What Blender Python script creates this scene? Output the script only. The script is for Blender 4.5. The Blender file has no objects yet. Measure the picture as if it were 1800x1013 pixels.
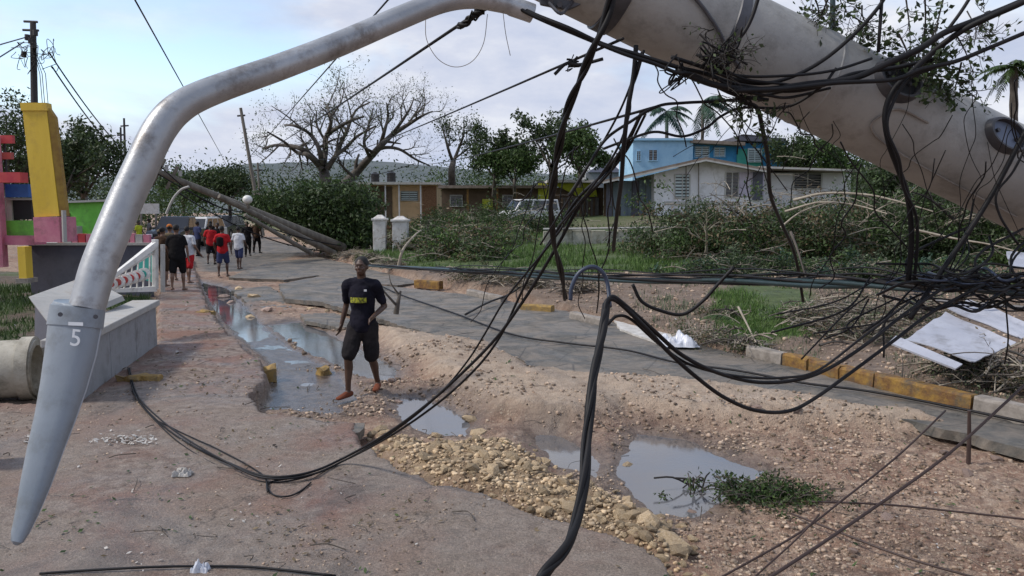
import bpy, bmesh, math, random
import numpy as np
from mathutils import Vector, Matrix, noise as mn
random.seed(7); RNG = np.random.default_rng(7)
SC = bpy.context.scene
COL = SC.collection
# ---------------------------------------------------------------- camera
CH = 2.1; PITCH = math.atan((506.5-365)/1400.0); F = 1400.0
cam_d = bpy.data.cameras.new('camera'); cam = bpy.data.objects.new('camera', cam_d); COL.objects.link(cam)
cam.location = (0, 0, CH); cam.rotation_euler = (math.pi/2-PITCH, 0, 0)
cam_d.sensor_width = 36; cam_d.lens = 28; cam_d.clip_start = 0.05; cam_d.clip_end = 5000
SC.camera = cam
# ---------------------------------------------------------------- light
SUN_EL, SUN_AZ = math.radians(46), math.radians(-98)      # azimuth from +Y, clockwise
w = bpy.data.worlds.new('World'); SC.world = w; w.use_nodes = True
nt = w.node_tree; nt.nodes.clear()
def N(nt, typ, **k):
    n = nt.nodes.new(typ)
    for a, b in k.items():
        if a == 'inp':
            for i, v in b.items(): n.inputs[i].default_value = v
        else: setattr(n, a, b)
    return n
def ramp(nt, stops, fac=None):
    r = nt.nodes.new('ShaderNodeValToRGB'); e = r.color_ramp.elements
    while len(e) < len(stops): e.new(0.5)
    for q, (p, c) in zip(e, stops):
        q.position = p; q.color = (c, c, c, 1) if isinstance(c, (int, float)) else (*c, 1)
    if fac is not None: nt.links.new(fac, r.inputs[0])
    return r
sky = N(nt, 'ShaderNodeTexSky'); sky.sky_type = 'NISHITA'; sky.sun_disc = False
sky.sun_elevation = SUN_EL; sky.sun_rotation = SUN_AZ; sky.air_density = 1.0; sky.dust_density = 0.6
bg = N(nt, 'ShaderNodeBackground'); bg.inputs[1].default_value = 0.1
out = N(nt, 'ShaderNodeOutputWorld')
tc = N(nt, 'ShaderNodeTexCoord')
mp = N(nt, 'ShaderNodeMapping'); mp.inputs['Scale'].default_value = (1.0, 1.0, 2.6); mp.inputs['Location'].default_value = (0.35, 0.1, 0.2)
n1 = N(nt, 'ShaderNodeTexNoise', inp={'Scale': 2.1, 'Detail': 8, 'Roughness': 0.52, 'Distortion': 0.35})
n2 = N(nt, 'ShaderNodeTexNoise', inp={'Scale': 5.0, 'Detail': 6, 'Roughness': 0.6})
L = nt.links.new
L(tc.outputs['Generated'], mp.inputs[0]); L(mp.outputs[0], n1.inputs[0]); L(mp.outputs[0], n2.inputs[0])
# the break in the cloud lies to the upper left: density falls towards that direction
dt = N(nt, 'ShaderNodeVectorMath', operation='DOT_PRODUCT'); dt.inputs[1].default_value = Vector((-0.52, 0.86, 0.27)).normalized()
L(tc.outputs['Generated'], dt.inputs[0])
gap = N(nt, 'ShaderNodeMapRange', inp={1: 0.90, 2: 0.985, 3: 0.17, 4: -0.14}); gap.clamp = True
L(dt.outputs['Value'], gap.inputs[0])
ad = N(nt, 'ShaderNodeMath', operation='ADD'); L(n1.outputs[0], ad.inputs[0]); L(gap.outputs[0], ad.inputs[1])
lo = N(nt, 'ShaderNodeMapRange', inp={1: 0.03, 2: 0.17, 3: 0.34, 4: 0.0})
sz = N(nt, 'ShaderNodeSeparateXYZ'); L(tc.outputs['Generated'], sz.inputs[0])
hi = N(nt, 'ShaderNodeMapRange', inp={1: 0.24, 2: 0.6, 3: 0.0, 4: -0.16}); L(sz.outputs[2], hi.inputs[0])
ad2 = N(nt, 'ShaderNodeMath', operation='ADD'); L(ad.outputs[0], ad2.inputs[0]); L(hi.outputs[0], ad2.inputs[1]); L(sz.outputs[2], lo.inputs[0])
ad3 = N(nt, 'ShaderNodeMath', operation='ADD'); L(ad2.outputs[0], ad3.inputs[0]); L(lo.outputs[0], ad3.inputs[1])
cm = ramp(nt, [(0.44, 0.0), (0.60, 1.0)], ad3.outputs[0])
cc = ramp(nt, [(0.34, (5.1, 5.7, 7.3)), (0.5, (6.3, 6.7, 7.9)), (0.66, (8.2, 8.4, 8.9))], n2.outputs[0])
mx = N(nt, 'ShaderNodeMix', data_type='RGBA')
L(cm.outputs[0], mx.inputs[0]); L(cc.outputs[0], mx.inputs[7])
sk = N(nt, 'ShaderNodeVectorMath', operation='MULTIPLY'); sk.inputs[1].default_value = (2.15, 2.1, 2.05)
L(sky.outputs[0], sk.inputs[0]); L(sk.outputs[0], mx.inputs[6]); L(mx.outputs[2], bg.inputs[0]); L(bg.outputs[0], out.inputs[0])
sun_d = bpy.data.lights.new('sun', 'SUN'); sun = bpy.data.objects.new('sun', sun_d); COL.objects.link(sun)
sun_d.energy = 2.9; sun_d.angle = math.radians(8); sun_d.color = (1, 0.94, 0.86)
sd = Vector((math.sin(SUN_AZ)*math.cos(SUN_EL), math.cos(SUN_AZ)*math.cos(SUN_EL), math.sin(SUN_EL)))
sun.rotation_euler = sd.to_track_quat('Z', 'Y').to_euler()
SC.view_settings.view_transform = 'Standard'; SC.view_settings.look = 'None'
SC.view_settings.exposure = 0.12; SC.view_settings.gamma = 1; SC.view_settings.use_curve_mapping = False
# ---------------------------------------------------------------- helpers
CP, SP = math.cos(PITCH), math.sin(PITCH)
def W(px, py, d):                      # point at pixel (px,py) of the photograph, d metres ahead
    u = (px-900)/F; v = (506.5-py)/F
    k = d/(CP+v*SP)
    return Vector((u*k, d, CH+(-SP+v*CP)*k))
def G(px, py, z=0.0):                  # point at pixel on height z
    u = (px-900)/F; v = (506.5-py)/F
    k = (z-CH)/(-SP+v*CP)
    return Vector((u*k, (CP+v*SP)*k, z))
def sstep(a, b, x):
    t = np.clip((x-a)/(b-a), 0, 1); return t*t*(3-2*t)
def tag(o, label=None, cat=None, group=None, kind=None, category=None):
    for k, v in (('label', label), ('category', cat or category), ('group', group), ('kind', kind)):
        if v: o[k] = v
    return o
def empty(name, loc=(0, 0, 0), rz=0.0, **k):
    o = bpy.data.objects.new(name, None); COL.objects.link(o); o.location = loc; o.rotation_euler = (0, 0, rz)
    o.empty_display_size = 0.2
    return tag(o, **k)
def origin(o):
    v = Vector((0, 0, 0))
    while o is not None: v += Vector(o.location); o = o.parent
    return v
def link(name, me, m=None, parent=None, **k):
    o = bpy.data.objects.new(name, me); COL.objects.link(o)
    if m is not None and not me.materials: me.materials.append(m)
    if parent is not None: o.parent = parent
    return tag(o, **k)
class MB:
    """collects vertices and faces in world space; build() links them as one mesh object"""
    def __init__(s): s.v = []; s.f = []; s.n = 0
    def add(s, vs, fs):
        b = s.n; s.v.extend([tuple(x) for x in vs]); s.f.extend([tuple(i+b for i in f) for f in fs]); s.n += len(vs); return s
    def box(s, c, size, rz=0.0, rot=None, taper=1.0):
        hx, hy, hz = size[0]/2, size[1]/2, size[2]/2
        R = rot if rot is not None else Matrix.Rotation(rz, 3, 'Z')
        vs = []
        for z in (-1, 1):
            t = taper if z > 0 else 1
            for x, y in ((-1, -1), (1, -1), (1, 1), (-1, 1)):
                vs.append(Vector(c)+R@Vector((x*hx*t, y*hy*t, z*hz)))
        return s.add(vs, [(3, 2, 1, 0), (4, 5, 6, 7), (0, 1, 5, 4), (1, 2, 6, 5), (2, 3, 7, 6), (3, 0, 4, 7)])
    def tube(s, pts, rad, n=8, caps=True, ref=None, phase=0.0):
        pts = [Vector(p) for p in pts]; m = len(pts)
        if isinstance(rad, (int, float)): rad = [rad]*m
        vs = []; up = None
        for i, p in enumerate(pts):
            t = (pts[min(i+1, m-1)]-pts[max(i-1, 0)])
            t = t.normalized() if t.length > 1e-9 else Vector((0, 0, 1))
            if ref is not None:
                up = Vector(ref)-t*t.dot(Vector(ref))
            elif up is None:
                a = Vector((0, 0, 1)) if abs(t.z) < 0.9 else Vector((0, 1, 0)); up = a-t*t.dot(a)
            else: up = up-t*t.dot(up)
            if up.length < 1e-6: up = t.orthogonal()
            up = up.normalized(); sv = t.cross(up)
            ra, rb = rad[i] if isinstance(rad[i], (tuple, list)) else (rad[i], rad[i])
            for k in range(n):
                a = 2*math.pi*(k+phase)/n
                vs.append(p+sv*(math.cos(a)*ra)+up*(math.sin(a)*rb))
        fs = []
        for i in range(m-1):
            for k in range(n):
                a = i*n+k; b = i*n+(k+1) % n
                fs.append((a, b, b+n, a+n))
        if caps: fs.append(tuple(range(n))[::-1]); fs.append(tuple(range((m-1)*n, m*n)))
        return s.add(vs, fs)
    def cap(s, pts, rad, n=10, ref=(0, 1, 0)):
        """tube with rounded ends, radii may be (side, depth) pairs"""
        pts = [Vector(p) for p in pts]; R = [r if isinstance(r, (tuple, list)) else (r, r) for r in rad]
        def ends(p, q, r):
            t = (p-q).normalized(); m = min(r)
            return [(p+t*m*math.sin(a), (r[0]*math.cos(a), r[1]*math.cos(a))) for a in (0.5, 1.0, 1.4)]
        e0 = ends(pts[0], pts[1], R[0])[::-1]; e1 = ends(pts[-1], pts[-2], R[-1])
        P = [a for a, _ in e0]+pts+[a for a, _ in e1]; Q = [b for _, b in e0]+R+[b for _, b in e1]
        return s.tube(P, Q, n, True, ref)
    def ell(s, c, r, nu=12, nv=8, rot=None):
        vs = []; R = rot or Matrix.Identity(3)
        for i in range(nv+1):
            th = math.pi*i/nv
            for k in range(nu):
                a = 2*math.pi*k/nu
                vs.append(Vector(c)+R@Vector((r[0]*math.sin(th)*math.cos(a), r[1]*math.sin(th)*math.sin(a), r[2]*math.cos(th))))
        fs = [(i*nu+k, (i+1)*nu+k, (i+1)*nu+(k+1) % nu, i*nu+(k+1) % nu) for i in range(nv) for k in range(nu)]
        return s.add(vs, fs)
    def prism(s, poly, vec):
        """planar polygon (list of 3D points) pushed along vec"""
        n = len(poly); vs = [Vector(p) for p in poly]; vs += [p+Vector(vec) for p in vs]
        fs = [tuple(range(n)), tuple(range(2*n-1, n-1, -1))]+[(i, i+n, (i+1) % n+n, (i+1) % n) for i in range(n)]
        return s.add(vs, fs)
    def quad(s, a, b, c, d): return s.add([a, b, c, d], [(0, 1, 2, 3)])
    def build(s, name, m, parent=None, smooth=False, bevel=0.0, **k):
        o0 = origin(parent) if parent is not None else Vector((0, 0, 0))
        me = bpy.data.meshes.new(name)
        vs = s.v if parent is None else [(x-o0.x, y-o0.y, z-o0.z) for x, y, z in s.v]
        me.from_pydata(vs, [], s.f)
        if smooth:
            me.polygons.foreach_set('use_smooth', [True]*len(me.polygons))
            if smooth != 'all': me.set_sharp_from_angle(angle=math.radians(40))
        me.update()
        o = link(name, me, m, parent, **k)
        if bevel: 
            b = o.modifiers.new('b', 'BEVEL'); b.width = bevel; b.segments = 2; b.limit_method = 'ANGLE'
        return o
def npmesh(name, V, Fc, m, parent=None, smooth=False, **k):
    """fast mesh from numpy arrays; Fc is (n,3) or (n,4)"""
    me = bpy.data.meshes.new(name); V = np.asarray(V, np.float32); Fc = np.asarray(Fc, np.int32)
    if parent is not None: V = V-np.array(origin(parent), np.float32)
    q = Fc.shape[1]
    me.vertices.add(len(V)); me.vertices.foreach_set('co', V.ravel())
    me.loops.add(Fc.size); me.loops.foreach_set('vertex_index', Fc.ravel())
    me.polygons.add(len(Fc)); me.polygons.foreach_set('loop_start', np.arange(0, Fc.size, q, dtype=np.int32))
    me.polygons.foreach_set('loop_total', np.full(len(Fc), q, np.int32))
    if smooth: me.polygons.foreach_set('use_smooth', np.ones(len(Fc), bool))
    me.update(calc_edges=True); me.validate()
    return link(name, me, m, parent, **k)
def catmull(P, seg=6):
    P = [Vector(p) for p in P]
    if len(P) < 3: return P
    Q = [2*P[0]-P[1]]+P+[2*P[-1]-P[-2]]; o = []
    for i in range(1, len(Q)-2):
        a, b, c, d = Q[i-1:i+3]
        for j in range(seg):
            t = j/seg
            o.append(0.5*((2*b)+(c-a)*t+(2*a-5*b+4*c-d)*t*t+(3*b-a-3*c+d)*t*t*t))
    o.append(P[-1]); return o
# ---------------------------------------------------------------- materials
def mat(name, col, rough=0.8, col2=None, scale=6.0, bump=0.0, bscale=None, metal=0.0, spec=0.5, detail=6, dirt=None, dscale=1.5, damt=0.5, streak=False, alpha=None, rough2=None):
    m = bpy.data.materials.new(name); m.use_nodes = True; t = m.node_tree; b = t.nodes['Principled BSDF']
    b.inputs['Roughness'].default_value = rough; b.inputs['Metallic'].default_value = metal; b.inputs['Specular IOR Level'].default_value = spec
    b.inputs['Base Color'].default_value = (*col, 1)
    tc = N(t, 'ShaderNodeTexCoord'); src = tc.outputs['Object']
    if streak:
        mpn = N(t, 'ShaderNodeMapping'); mpn.inputs['Scale'].default_value = (1, 1, 0.12) if streak is True else streak
        t.links.new(src, mpn.inputs[0]); src = mpn.outputs[0]
    last = None
    if col2 is not None:
        n = N(t, 'ShaderNodeTexNoise', inp={'Scale': scale, 'Detail': detail, 'Roughness': 0.65}); t.links.new(src, n.inputs[0])
        r = ramp(t, [(0.36, col), (0.64, col2)], n.outputs[0]); last = r.outputs[0]
        if rough2 is not None:
            rr = ramp(t, [(0.36, rough), (0.64, rough2)], n.outputs[0]); t.links.new(rr.outputs[0], b.inputs['Roughness'])
    if dirt is not None:
        n = N(t, 'ShaderNodeTexNoise', inp={'Scale': dscale, 'Detail': 9, 'Roughness': 0.72}); t.links.new(tc.outputs['Object'], n.inputs[0])
        r = ramp(t, [(0.5, 0.0), (0.68, damt)], n.outputs[0])
        x = N(t, 'ShaderNodeMix', data_type='RGBA'); t.links.new(r.outputs[0], x.inputs[0])
        if last is not None: t.links.new(last, x.inputs[6])
        else: x.inputs[6].default_value = (*col, 1)
        x.inputs[7].default_value = (*dirt, 1); last = x.outputs[2]
    if last is not None: t.links.new(last, b.inputs['Base Color'])
    if bump:
        n = N(t, 'ShaderNodeTexNoise', inp={'Scale': bscale or scale*4, 'Detail': 8, 'Roughness': 0.7}); t.links.new(src, n.inputs[0])
        bp = N(t, 'ShaderNodeBump', inp={'Strength': 1.0, 'Distance': bump}); t.links.new(n.outputs[0], bp.inputs['Height']); t.links.new(bp.outputs[0], b.inputs['Normal'])
    return m
def leafmat(name, c1, c2, trans=0.25, scale=3.0):
    m = mat(name, c1, 0.55, c2, scale, spec=0.3); t = m.node_tree; b = t.nodes['Principled BSDF']
    g = N(t, 'ShaderNodeNewGeometry'); hs = N(t, 'ShaderNodeHueSaturation')
    mr = N(t, 'ShaderNodeMapRange', inp={3: 0.55, 4: 1.5}); t.links.new(g.outputs['Random Per Island'], mr.inputs[0]); t.links.new(mr.outputs[0], hs.inputs['Value'])
    l = b.inputs['Base Color'].links[0].from_socket; t.links.new(l, hs.inputs['Color']); t.links.new(hs.outputs[0], b.inputs['Base Color'])
    tr = N(t, 'ShaderNodeBsdfTranslucent'); t.links.new(hs.outputs[0], tr.inputs[0])
    ms = N(t, 'ShaderNodeMixShader', inp={0: trans}); t.links.new(b.outputs[0], ms.inputs[1]); t.links.new(tr.outputs[0], ms.inputs[2])
    t.links.new(ms.outputs[0], t.nodes['Material Output'].inputs[0])
    return m
M = {}
def island_var(m, lo=0.7, hi=1.25, per='Random Per Island'):
    t = m.node_tree; b = t.nodes['Principled BSDF']
    hs = N(t, 'ShaderNodeHueSaturation'); mr = N(t, 'ShaderNodeMapRange', inp={3: lo, 4: hi})
    if per == 'obj': g = N(t, 'ShaderNodeObjectInfo'); s = g.outputs['Random']
    else: g = N(t, 'ShaderNodeNewGeometry'); s = g.outputs[per]
    t.links.new(s, mr.inputs[0]); t.links.new(mr.outputs[0], hs.inputs['Value'])
    if b.inputs['Base Color'].links: t.links.new(b.inputs['Base Color'].links[0].from_socket, hs.inputs['Color'])
    else: hs.inputs['Color'].default_value = b.inputs['Base Color'].default_value
    t.links.new(hs.outputs[0], b.inputs['Base Color']); return m
# ================================================================ TERRAIN
def poly_sd(X, Y, poly):
    """signed distance (metres, positive inside) to a polygon of world (x,y) points"""
    P = np.array([(p[0], p[1]) for p in poly], float); n = len(P)
    d = np.full(X.shape, 1e9); ins = np.zeros(X.shape, bool)
    for i in range(n):
        ax, ay = P[i]; bx, by = P[(i+1) % n]
        ex, ey = bx-ax, by-ay; L2 = ex*ex+ey*ey+1e-12
        t = np.clip(((X-ax)*ex+(Y-ay)*ey)/L2, 0, 1)
        d = np.minimum(d, np.hypot(X-ax-t*ex, Y-ay-t*ey))
        c = ((ay > Y) != (by > Y)) & (X < (bx-ax)*(Y-ay)/(by-ay+1e-12)+ax)
        ins ^= c
    return np.where(ins, d, -d)
def vnoise(X, Y, s, seed=0, octv=4, rough=0.5):
    """value noise, numpy"""
    out = np.zeros(X.shape); amp = 1.0; tot = 0
    for o in range(octv):
        f = s*2**o; x = X*f+seed*17.3; y = Y*f-seed*9.1
        xi = np.floor(x).astype(np.int64); yi = np.floor(y).astype(np.int64); fx = x-xi; fy = y-yi
        fx = fx*fx*(3-2*fx); fy = fy*fy*(3-2*fy)
        def h(a, b):
            v = (a*374761393+b*668265263+(seed+o)*974634777) & 0xffffffff
            v = ((v ^ (v >> 13))*1274126177) & 0xffffffff
            return ((v ^ (v >> 16)) & 0xffff)/65535.0
        v = (h(xi, yi)*(1-fx)+h(xi+1, yi)*fx)*(1-fy)+(h(xi, yi+1)*(1-fx)+h(xi+1, yi+1)*fx)*fy
        out += amp*(v-0.5)*2; tot += amp; amp *= rough
    return out/tot
def PG(pts, z=0.0): return [G(x, y, z) for x, y in pts]
P_side = PG([(-900, 1600), (-900, 720), (100, 705), (272, 606), (276, 520), (300, 470), (338, 452), (352, 500), (372, 545), (408, 590), (452, 628), (474, 655), (446, 690), (458, 722), (560, 733), (630, 742), (640, 775), (700, 822), (770, 852), (860, 874), (960, 908), (1090, 948), (1180, 985), (1210, 1060), (1300, 1600)])
P_gut = PG([(352, 496), (405, 505), (470, 572), (520, 610), (600, 655), (640, 700), (600, 738), (560, 733), (458, 722), (446, 690), (478, 655), (452, 628), (408, 590), (372, 545)], -0.25)
P_pud = [PG(p, -0.28) for p in (
    [(470, 572), (520, 566), (572, 584), (640, 622), (700, 652), (684, 676), (640, 668), (596, 646), (546, 622), (506, 600)],
    [(688, 698), (752, 700), (818, 742), (812, 768), (760, 768), (706, 742)],
    [(928, 762), (980, 765), (1052, 812), (1046, 838), (980, 822)],
    [(1120, 765), (1200, 775), (1262, 806), (1340, 832), (1290, 862), (1246, 892), (1222, 916), (1150, 906), (1110, 870), (1090, 838), (1104, 800)],
    [(352, 496), (388, 504), (432, 552), (462, 594), (446, 600), (408, 572), (372, 532)],
    )]
P_sand = PG([(650, 578), (760, 590), (880, 612), (950, 655), (1100, 665), (1350, 690), (1640, 735), (1700, 760), (1480, 750), (1250, 738), (1100, 722), (1040, 738), (960, 742), (860, 718), (760, 660), (690, 618)], -0.12)
P_rub = PG([(640, 755), (700, 758), (770, 778), (850, 770), (900, 765), (960, 830), (1050, 852), (1110, 880), (1190, 920), (1225, 975), (1180, 985), (1090, 950), (960, 912), (860, 876), (770, 854), (690, 820)], -0.1)
P_road = PG([(430, 480), (560, 440), (480, 425), (430, 408), (400, 396), (385, 385), (345, 385), (320, 410), (330, 440), (350, 480)], -0.25)
P_verge = [G(*p) for p in ((2300, 860, -.05), (1810, 745, -.05), (1620, 696, -.05), (1400, 642, -.05), (1250, 612, -.05), (1090, 570, -.05), (930, 530, -.05), (740, 490, -.05), (645, 468, -.05), (600, 452, -.05), (520, 420, -.1), (440, 395, -.2), (398, 381, -.2))]
P_verge += [Vector((-25, 400, 0)), Vector((900, 900, 0)), Vector((900, 3, 0))]
P_grass = [G(*p) for p in ((640, 463, 0), (740, 478, 0), (930, 503, 0), (1180, 500, 0), (1500, 492, 0), (1900, 480, 0), (2300, 500, 0), (2300, 410, 1.), (1500, 410, 1.), (1000, 412, .8), (700, 430, .4), (640, 440, .2))]
P_grass2 = PG([(1255, 530), (1320, 512), (1420, 525), (1460, 560), (1400, 600), (1330, 615), (1265, 600)], 0.0)
P_left = PG([(-900, 715), (150, 690), (275, 598), (270, 500), (230, 470), (-900, 470)], 0.0)
def heights(X, Y, full=True):
    u = X/Y*F+900
    wob = vnoise(X, Y, 0.9, 3, 5)*0.16; wob2 = vnoise(X, Y, 3.5, 5, 4)*0.05
    H = np.full(X.shape, -0.21)+vnoise(X, Y, 0.8, 1, 4)*0.045+vnoise(X, Y, 5.0, 2, 4, 0.7)*0.02
    rough_z = vnoise(X, Y, 14.0, 6, 3, 0.7)
    H += rough_z*0.015+np.abs(vnoise(X, Y, 7.0, 71, 3, .6))*0.035
    sand = sstep(-0.12, 0.30, poly_sd(X, Y, P_sand)+wob*1.2)
    H = H+sand*(0.20+vnoise(X, Y, 1.4, 9, 3)*0.02)
    rub = sstep(-0.15, 0.25, poly_sd(X, Y, P_rub)+wob)
    H = H+rub*(0.14+vnoise(X, Y, 4, 8, 3)*0.05)
    gut = sstep(-0.05, 0.12, poly_sd(X, Y, P_gut)+wob2); H = H*(1-gut)+gut*(-0.260+vnoise(X, Y, 1.1, 4, 4)*0.030+vnoise(X, Y, 9, 14, 3)*0.006)
    pud = np.zeros(X.shape); H = np.where(gut > .3, H, np.maximum(H, -0.252))
    for i, p in enumerate(P_pud):
        pud = np.maximum(pud, sstep(-0.26, 0.18, poly_sd(X, Y, p)+wob2*1.6+wob*0.3))
    H = H*(1-pud)+pud*np.minimum(-0.31, H)
    road = sstep(-0.4, 0.4, poly_sd(X, Y, P_road)); 
    sd_s = poly_sd(X, Y, P_side)+wob2*1.6+wob*0.4+vnoise(X, Y, 8, 19, 3)*0.035
    side = sstep(-0.03, 0.03, sd_s)
    Hs = vnoise(X, Y, 0.6, 11, 4)*0.022+vnoise(X, Y, 7, 12, 3, 0.6)*0.004-0.05*sstep(12, 24, Y)
    H = H*(1-side)+side*Hs
    left = sstep(-0.1, 0.15, poly_sd(X, Y, P_left)); H = H*(1-left)+left*(-0.12+vnoise(X, Y, 1.2, 13, 4)*0.06)
    ver = sstep(-0.10, 0.12, poly_sd(X, Y, P_verge)+wob*0.4)
    kx = 0.18+0.82*sstep(640, 1150, u)
    rise = np.interp(Y, [0, 12, 16, 25, 35, 46, 80, 200, 1500], [0, 0, .06, .35, .95, 1.55, 2.0, 3, 6])
    bank = vnoise(X, Y, 1.1, 15, 5)*0.09*sstep(60, 8, Y)
    Hv = -0.01+rise*kx+bank+sstep(0, 1.2, poly_sd(X, Y, P_verge))*0.07
    H = H*(1-ver)+ver*Hv
    damp = np.zeros(X.shape)
    for p in P_pud+[P_gut]: damp = np.maximum(damp, sstep(-0.55, 0.0, poly_sd(X, Y, p)+wob*1.2))
    masks = dict(damp=damp*(1-ver), sand=sand*(1-ver)*(1-side), rub=rub*(1-ver)*(1-side), wet=np.maximum(gut, pud)*(1-side)*(1-ver), side=side*(1-left), left=left, ver=ver, road=road*(1-ver))
    g = np.maximum(sstep(-0.5, 0.6, poly_sd(X, Y, P_grass)+wob*5), sstep(-0.2, 0.25, poly_sd(X, Y, P_grass2)+wob*1.5))
    masks['grass'] = np.maximum(g*ver, ver*sstep(30, 50, Y))
    masks['grass'] = np.maximum(masks['grass'], left*sstep(0.5, 0.9, vnoise(X, Y, .8, 21, 4)+0.6)*0.8)
    return H, masks
def HZ(x, y):
    return float(heights(np.array([float(x)]), np.array([float(y)]))[0][0])
# ---- ground shading: one network fed with patch attributes
def ground_mat(name, kind):
    m = bpy.data.materials.new(name); m.use_nodes = True; t = m.node_tree; b = t.nodes['Principled BSDF']; LK = t.links.new
    tc = N(t, 'ShaderNodeTexCoord'); co = tc.outputs['Object']
    def noise(s, d=6, r=0.6, dist=0.0):
        n = N(t, 'ShaderNodeTexNoise', inp={'Scale': s, 'Detail': d, 'Roughness': r, 'Distortion': dist}); LK(co, n.inputs[0]); return n.outputs[0]
    def mix(f, a, c, mode='MIX'):
        x = N(t, 'ShaderNodeMix', data_type='RGBA', blend_type=mode)
        for s, i in ((f, 0), (a, 6), (c, 7)):
            if isinstance(s, (int, float)): x.inputs[i].default_value = s if i == 0 else (s, s, s, 1)
            elif isinstance(s, tuple): x.inputs[i].default_value = (*s, 1)
            else: LK(s, x.inputs[i])
        return x.outputs[2]
    def attr(n): a = N(t, 'ShaderNodeAttribute'); a.attribute_name = n; return a.outputs['Fac']
    def vor(s, feat='F1', out='Distance'):
        v = N(t, 'ShaderNodeTexVoronoi', feature=feat, inp={'Scale': s}); LK(co, v.inputs['Vector']); return v.outputs[out]
    def mul(a, c):
        x = N(t, 'ShaderNodeMath', operation='MULTIPLY'); 
        for i, s in ((0, a), (1, c)):
            if isinstance(s, (int, float)): x.inputs[i].default_value = s
            else: LK(s, x.inputs[i])
        return x.outputs[0]
    fine = noise(60, 5, 0.75); med = noise(9, 7, 0.7, 0.4); big = noise(1.1, 6, 0.6, 0.5)
    v1 = vor(26); v2 = vor(70); vc = vor(26, out='Color')
    vbw = N(t, 'ShaderNodeSeparateColor'); LK(vc, vbw.inputs[0])
    if kind == 'side':
        c = ramp(t, [(0.32, (.075, .050, .038)), (0.45, (.155, .108, .084)), (0.56, (.225, .172, .140)), (0.70, (.29, .24, .20))], med).outputs[0]
        red = ramp(t, [(0.46, 0), (0.60, 1)], big).outputs[0]
        c = mix(mul(red, 0.7), c, (.185, .088, .058))
        grey = ramp(t, [(0.50, 1), (0.66, 0)], noise(0.55, 7, 0.6, 0.9)).outputs[0]
        c = mix(mul(mul(grey, 0.55), attr('near')), c, (.225, .188, .152))
        dark = ramp(t, [(0.60, 0), (0.72, 1)], noise(3.3, 9, 0.75, 1.0)).outputs[0]
        c = mix(mul(dark, 0.6), c, (.04, .031, .026))
        wp = ramp(t, [(0.56, 0), (0.64, 1)], noise(0.7, 9, 0.7, 0.8)).outputs[0]; c = mix(mul(wp, 0.45), c, (.07, .058, .052))
        wv = N(t, 'ShaderNodeVectorMath', operation='MULTIPLY_ADD'); nz = N(t, 'ShaderNodeTexNoise', inp={'Scale': 1.7, 'Detail': 6, 'Roughness': 0.7}); LK(co, nz.inputs[0]); LK(nz.outputs[1], wv.inputs[0]); wv.inputs[1].default_value = (.9, .9, 0); LK(co, wv.inputs[2])
        vd = N(t, 'ShaderNodeTexVoronoi', feature='DISTANCE_TO_EDGE', inp={'Scale': 0.42}); LK(wv.outputs[0], vd.inputs['Vector'])
        crk = ramp(t, [(0.0, 1), (0.008, 0)], vd.outputs['Distance']).outputs[0]; c = mix(mul(mul(crk, 0.75), ramp(t, [(.42, 0), (.55, 1)], noise(1.9, 4)).outputs[0]), c, (.03, .024, .02))
        g1 = ramp(t, [(0.12, 1), (0.22, 0)], v1).outputs[0]; c = mix(mul(g1, 0.45), c, ramp(t, [(0, (.05, .04, .03)), (1, (.34, .29, .25))], vbw.outputs[0]).outputs[0])
        c = mix(0.75, c, ramp(t, [(0.32, 0.22), (0.68, 0.82)], fine).outputs[0], 'OVERLAY'); c = mix(0.5, c, ramp(t, [(0.35, 0.25), (0.65, 0.8)], noise(190, 3, .8)).outputs[0], 'OVERLAY')
        spk = ramp(t, [(0.0, 1), (0.10, 0)], vor(11)).outputs[0]; c = mix(mul(spk, 0.5), c, (.42, .36, .30))
        rg = ramp(t, [(0.40, 0.9), (0.62, 0.32)], noise(0.7, 9, 0.7, 0.8)).outputs[0]
        hgt = mix(0.5, fine, med)
        dist = 0.035
    elif kind == 'road':
        c = ramp(t, [(0.3, (.050, .049, .045)), (0.55, (.105, .100, .088)), (0.75, (.18, .165, .14))], med).outputs[0]
        dusty = ramp(t, [(0.43, 0), (0.58, 0.85)], noise(1.1, 9, 0.75, 1.4)).outputs[0]
        c = mix(dusty, c, (.21, .175, .14))
        c = mix(0.4, c, ramp(t, [(0.3, 0.3), (0.7, 0.8)], noise(110, 3, .8)).outputs[0], 'OVERLAY')
        crk = ramp(t, [(0.0, 1), (0.018, 0)], vor(1.1, 'DISTANCE_TO_EDGE')).outputs[0]
        c = mix(mul(crk, 0.7), c, (.03, .03, .03))
        rg = ramp(t, [(0.35, 0.30), (0.62, 0.85)], noise(.9, 8, 0.65, .8)).outputs[0]
        hgt = mix(0.6, noise(110, 3, .8), med); dist = 0.03
    else:
        soil = ramp(t, [(0.28, (.09, .055, .038)), (0.45, (.24, .155, .108)), (0.6, (.37, .265, .19)), (0.78, (.48, .38, .285))], med).outputs[0]
        redd = ramp(t, [(0.45, 0), (0.62, 0.6)], big).outputs[0]; soil = mix(redd, soil, (.20, .105, .072)); mud = ramp(t, [(0.52, 0), (0.60, 0.75)], noise(1.6, 9, .7, 1.0)).outputs[0]; soil = mix(mud, soil, (.085, .055, .038))
        # pebbles: voronoi cells each with its own tone
        peb = ramp(t, [(0.0, (.13, .085, .06)), (0.5, (.36, .26, .185)), (1.0, (.60, .50, .38))], vbw.outputs[0]).outputs[0]
        pm = ramp(t, [(0.32, 1), (0.44, 0)], v1).outputs[0]
        soil = mix(mul(pm, 0.45), soil, peb)
        sandc = ramp(t, [(0.3, (.25, .185, .135)), (0.6, (.43, .34, .255)), (0.8, (.52, .43, .34))], noise(5, 8, .75, .3)).outputs[0]
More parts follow.
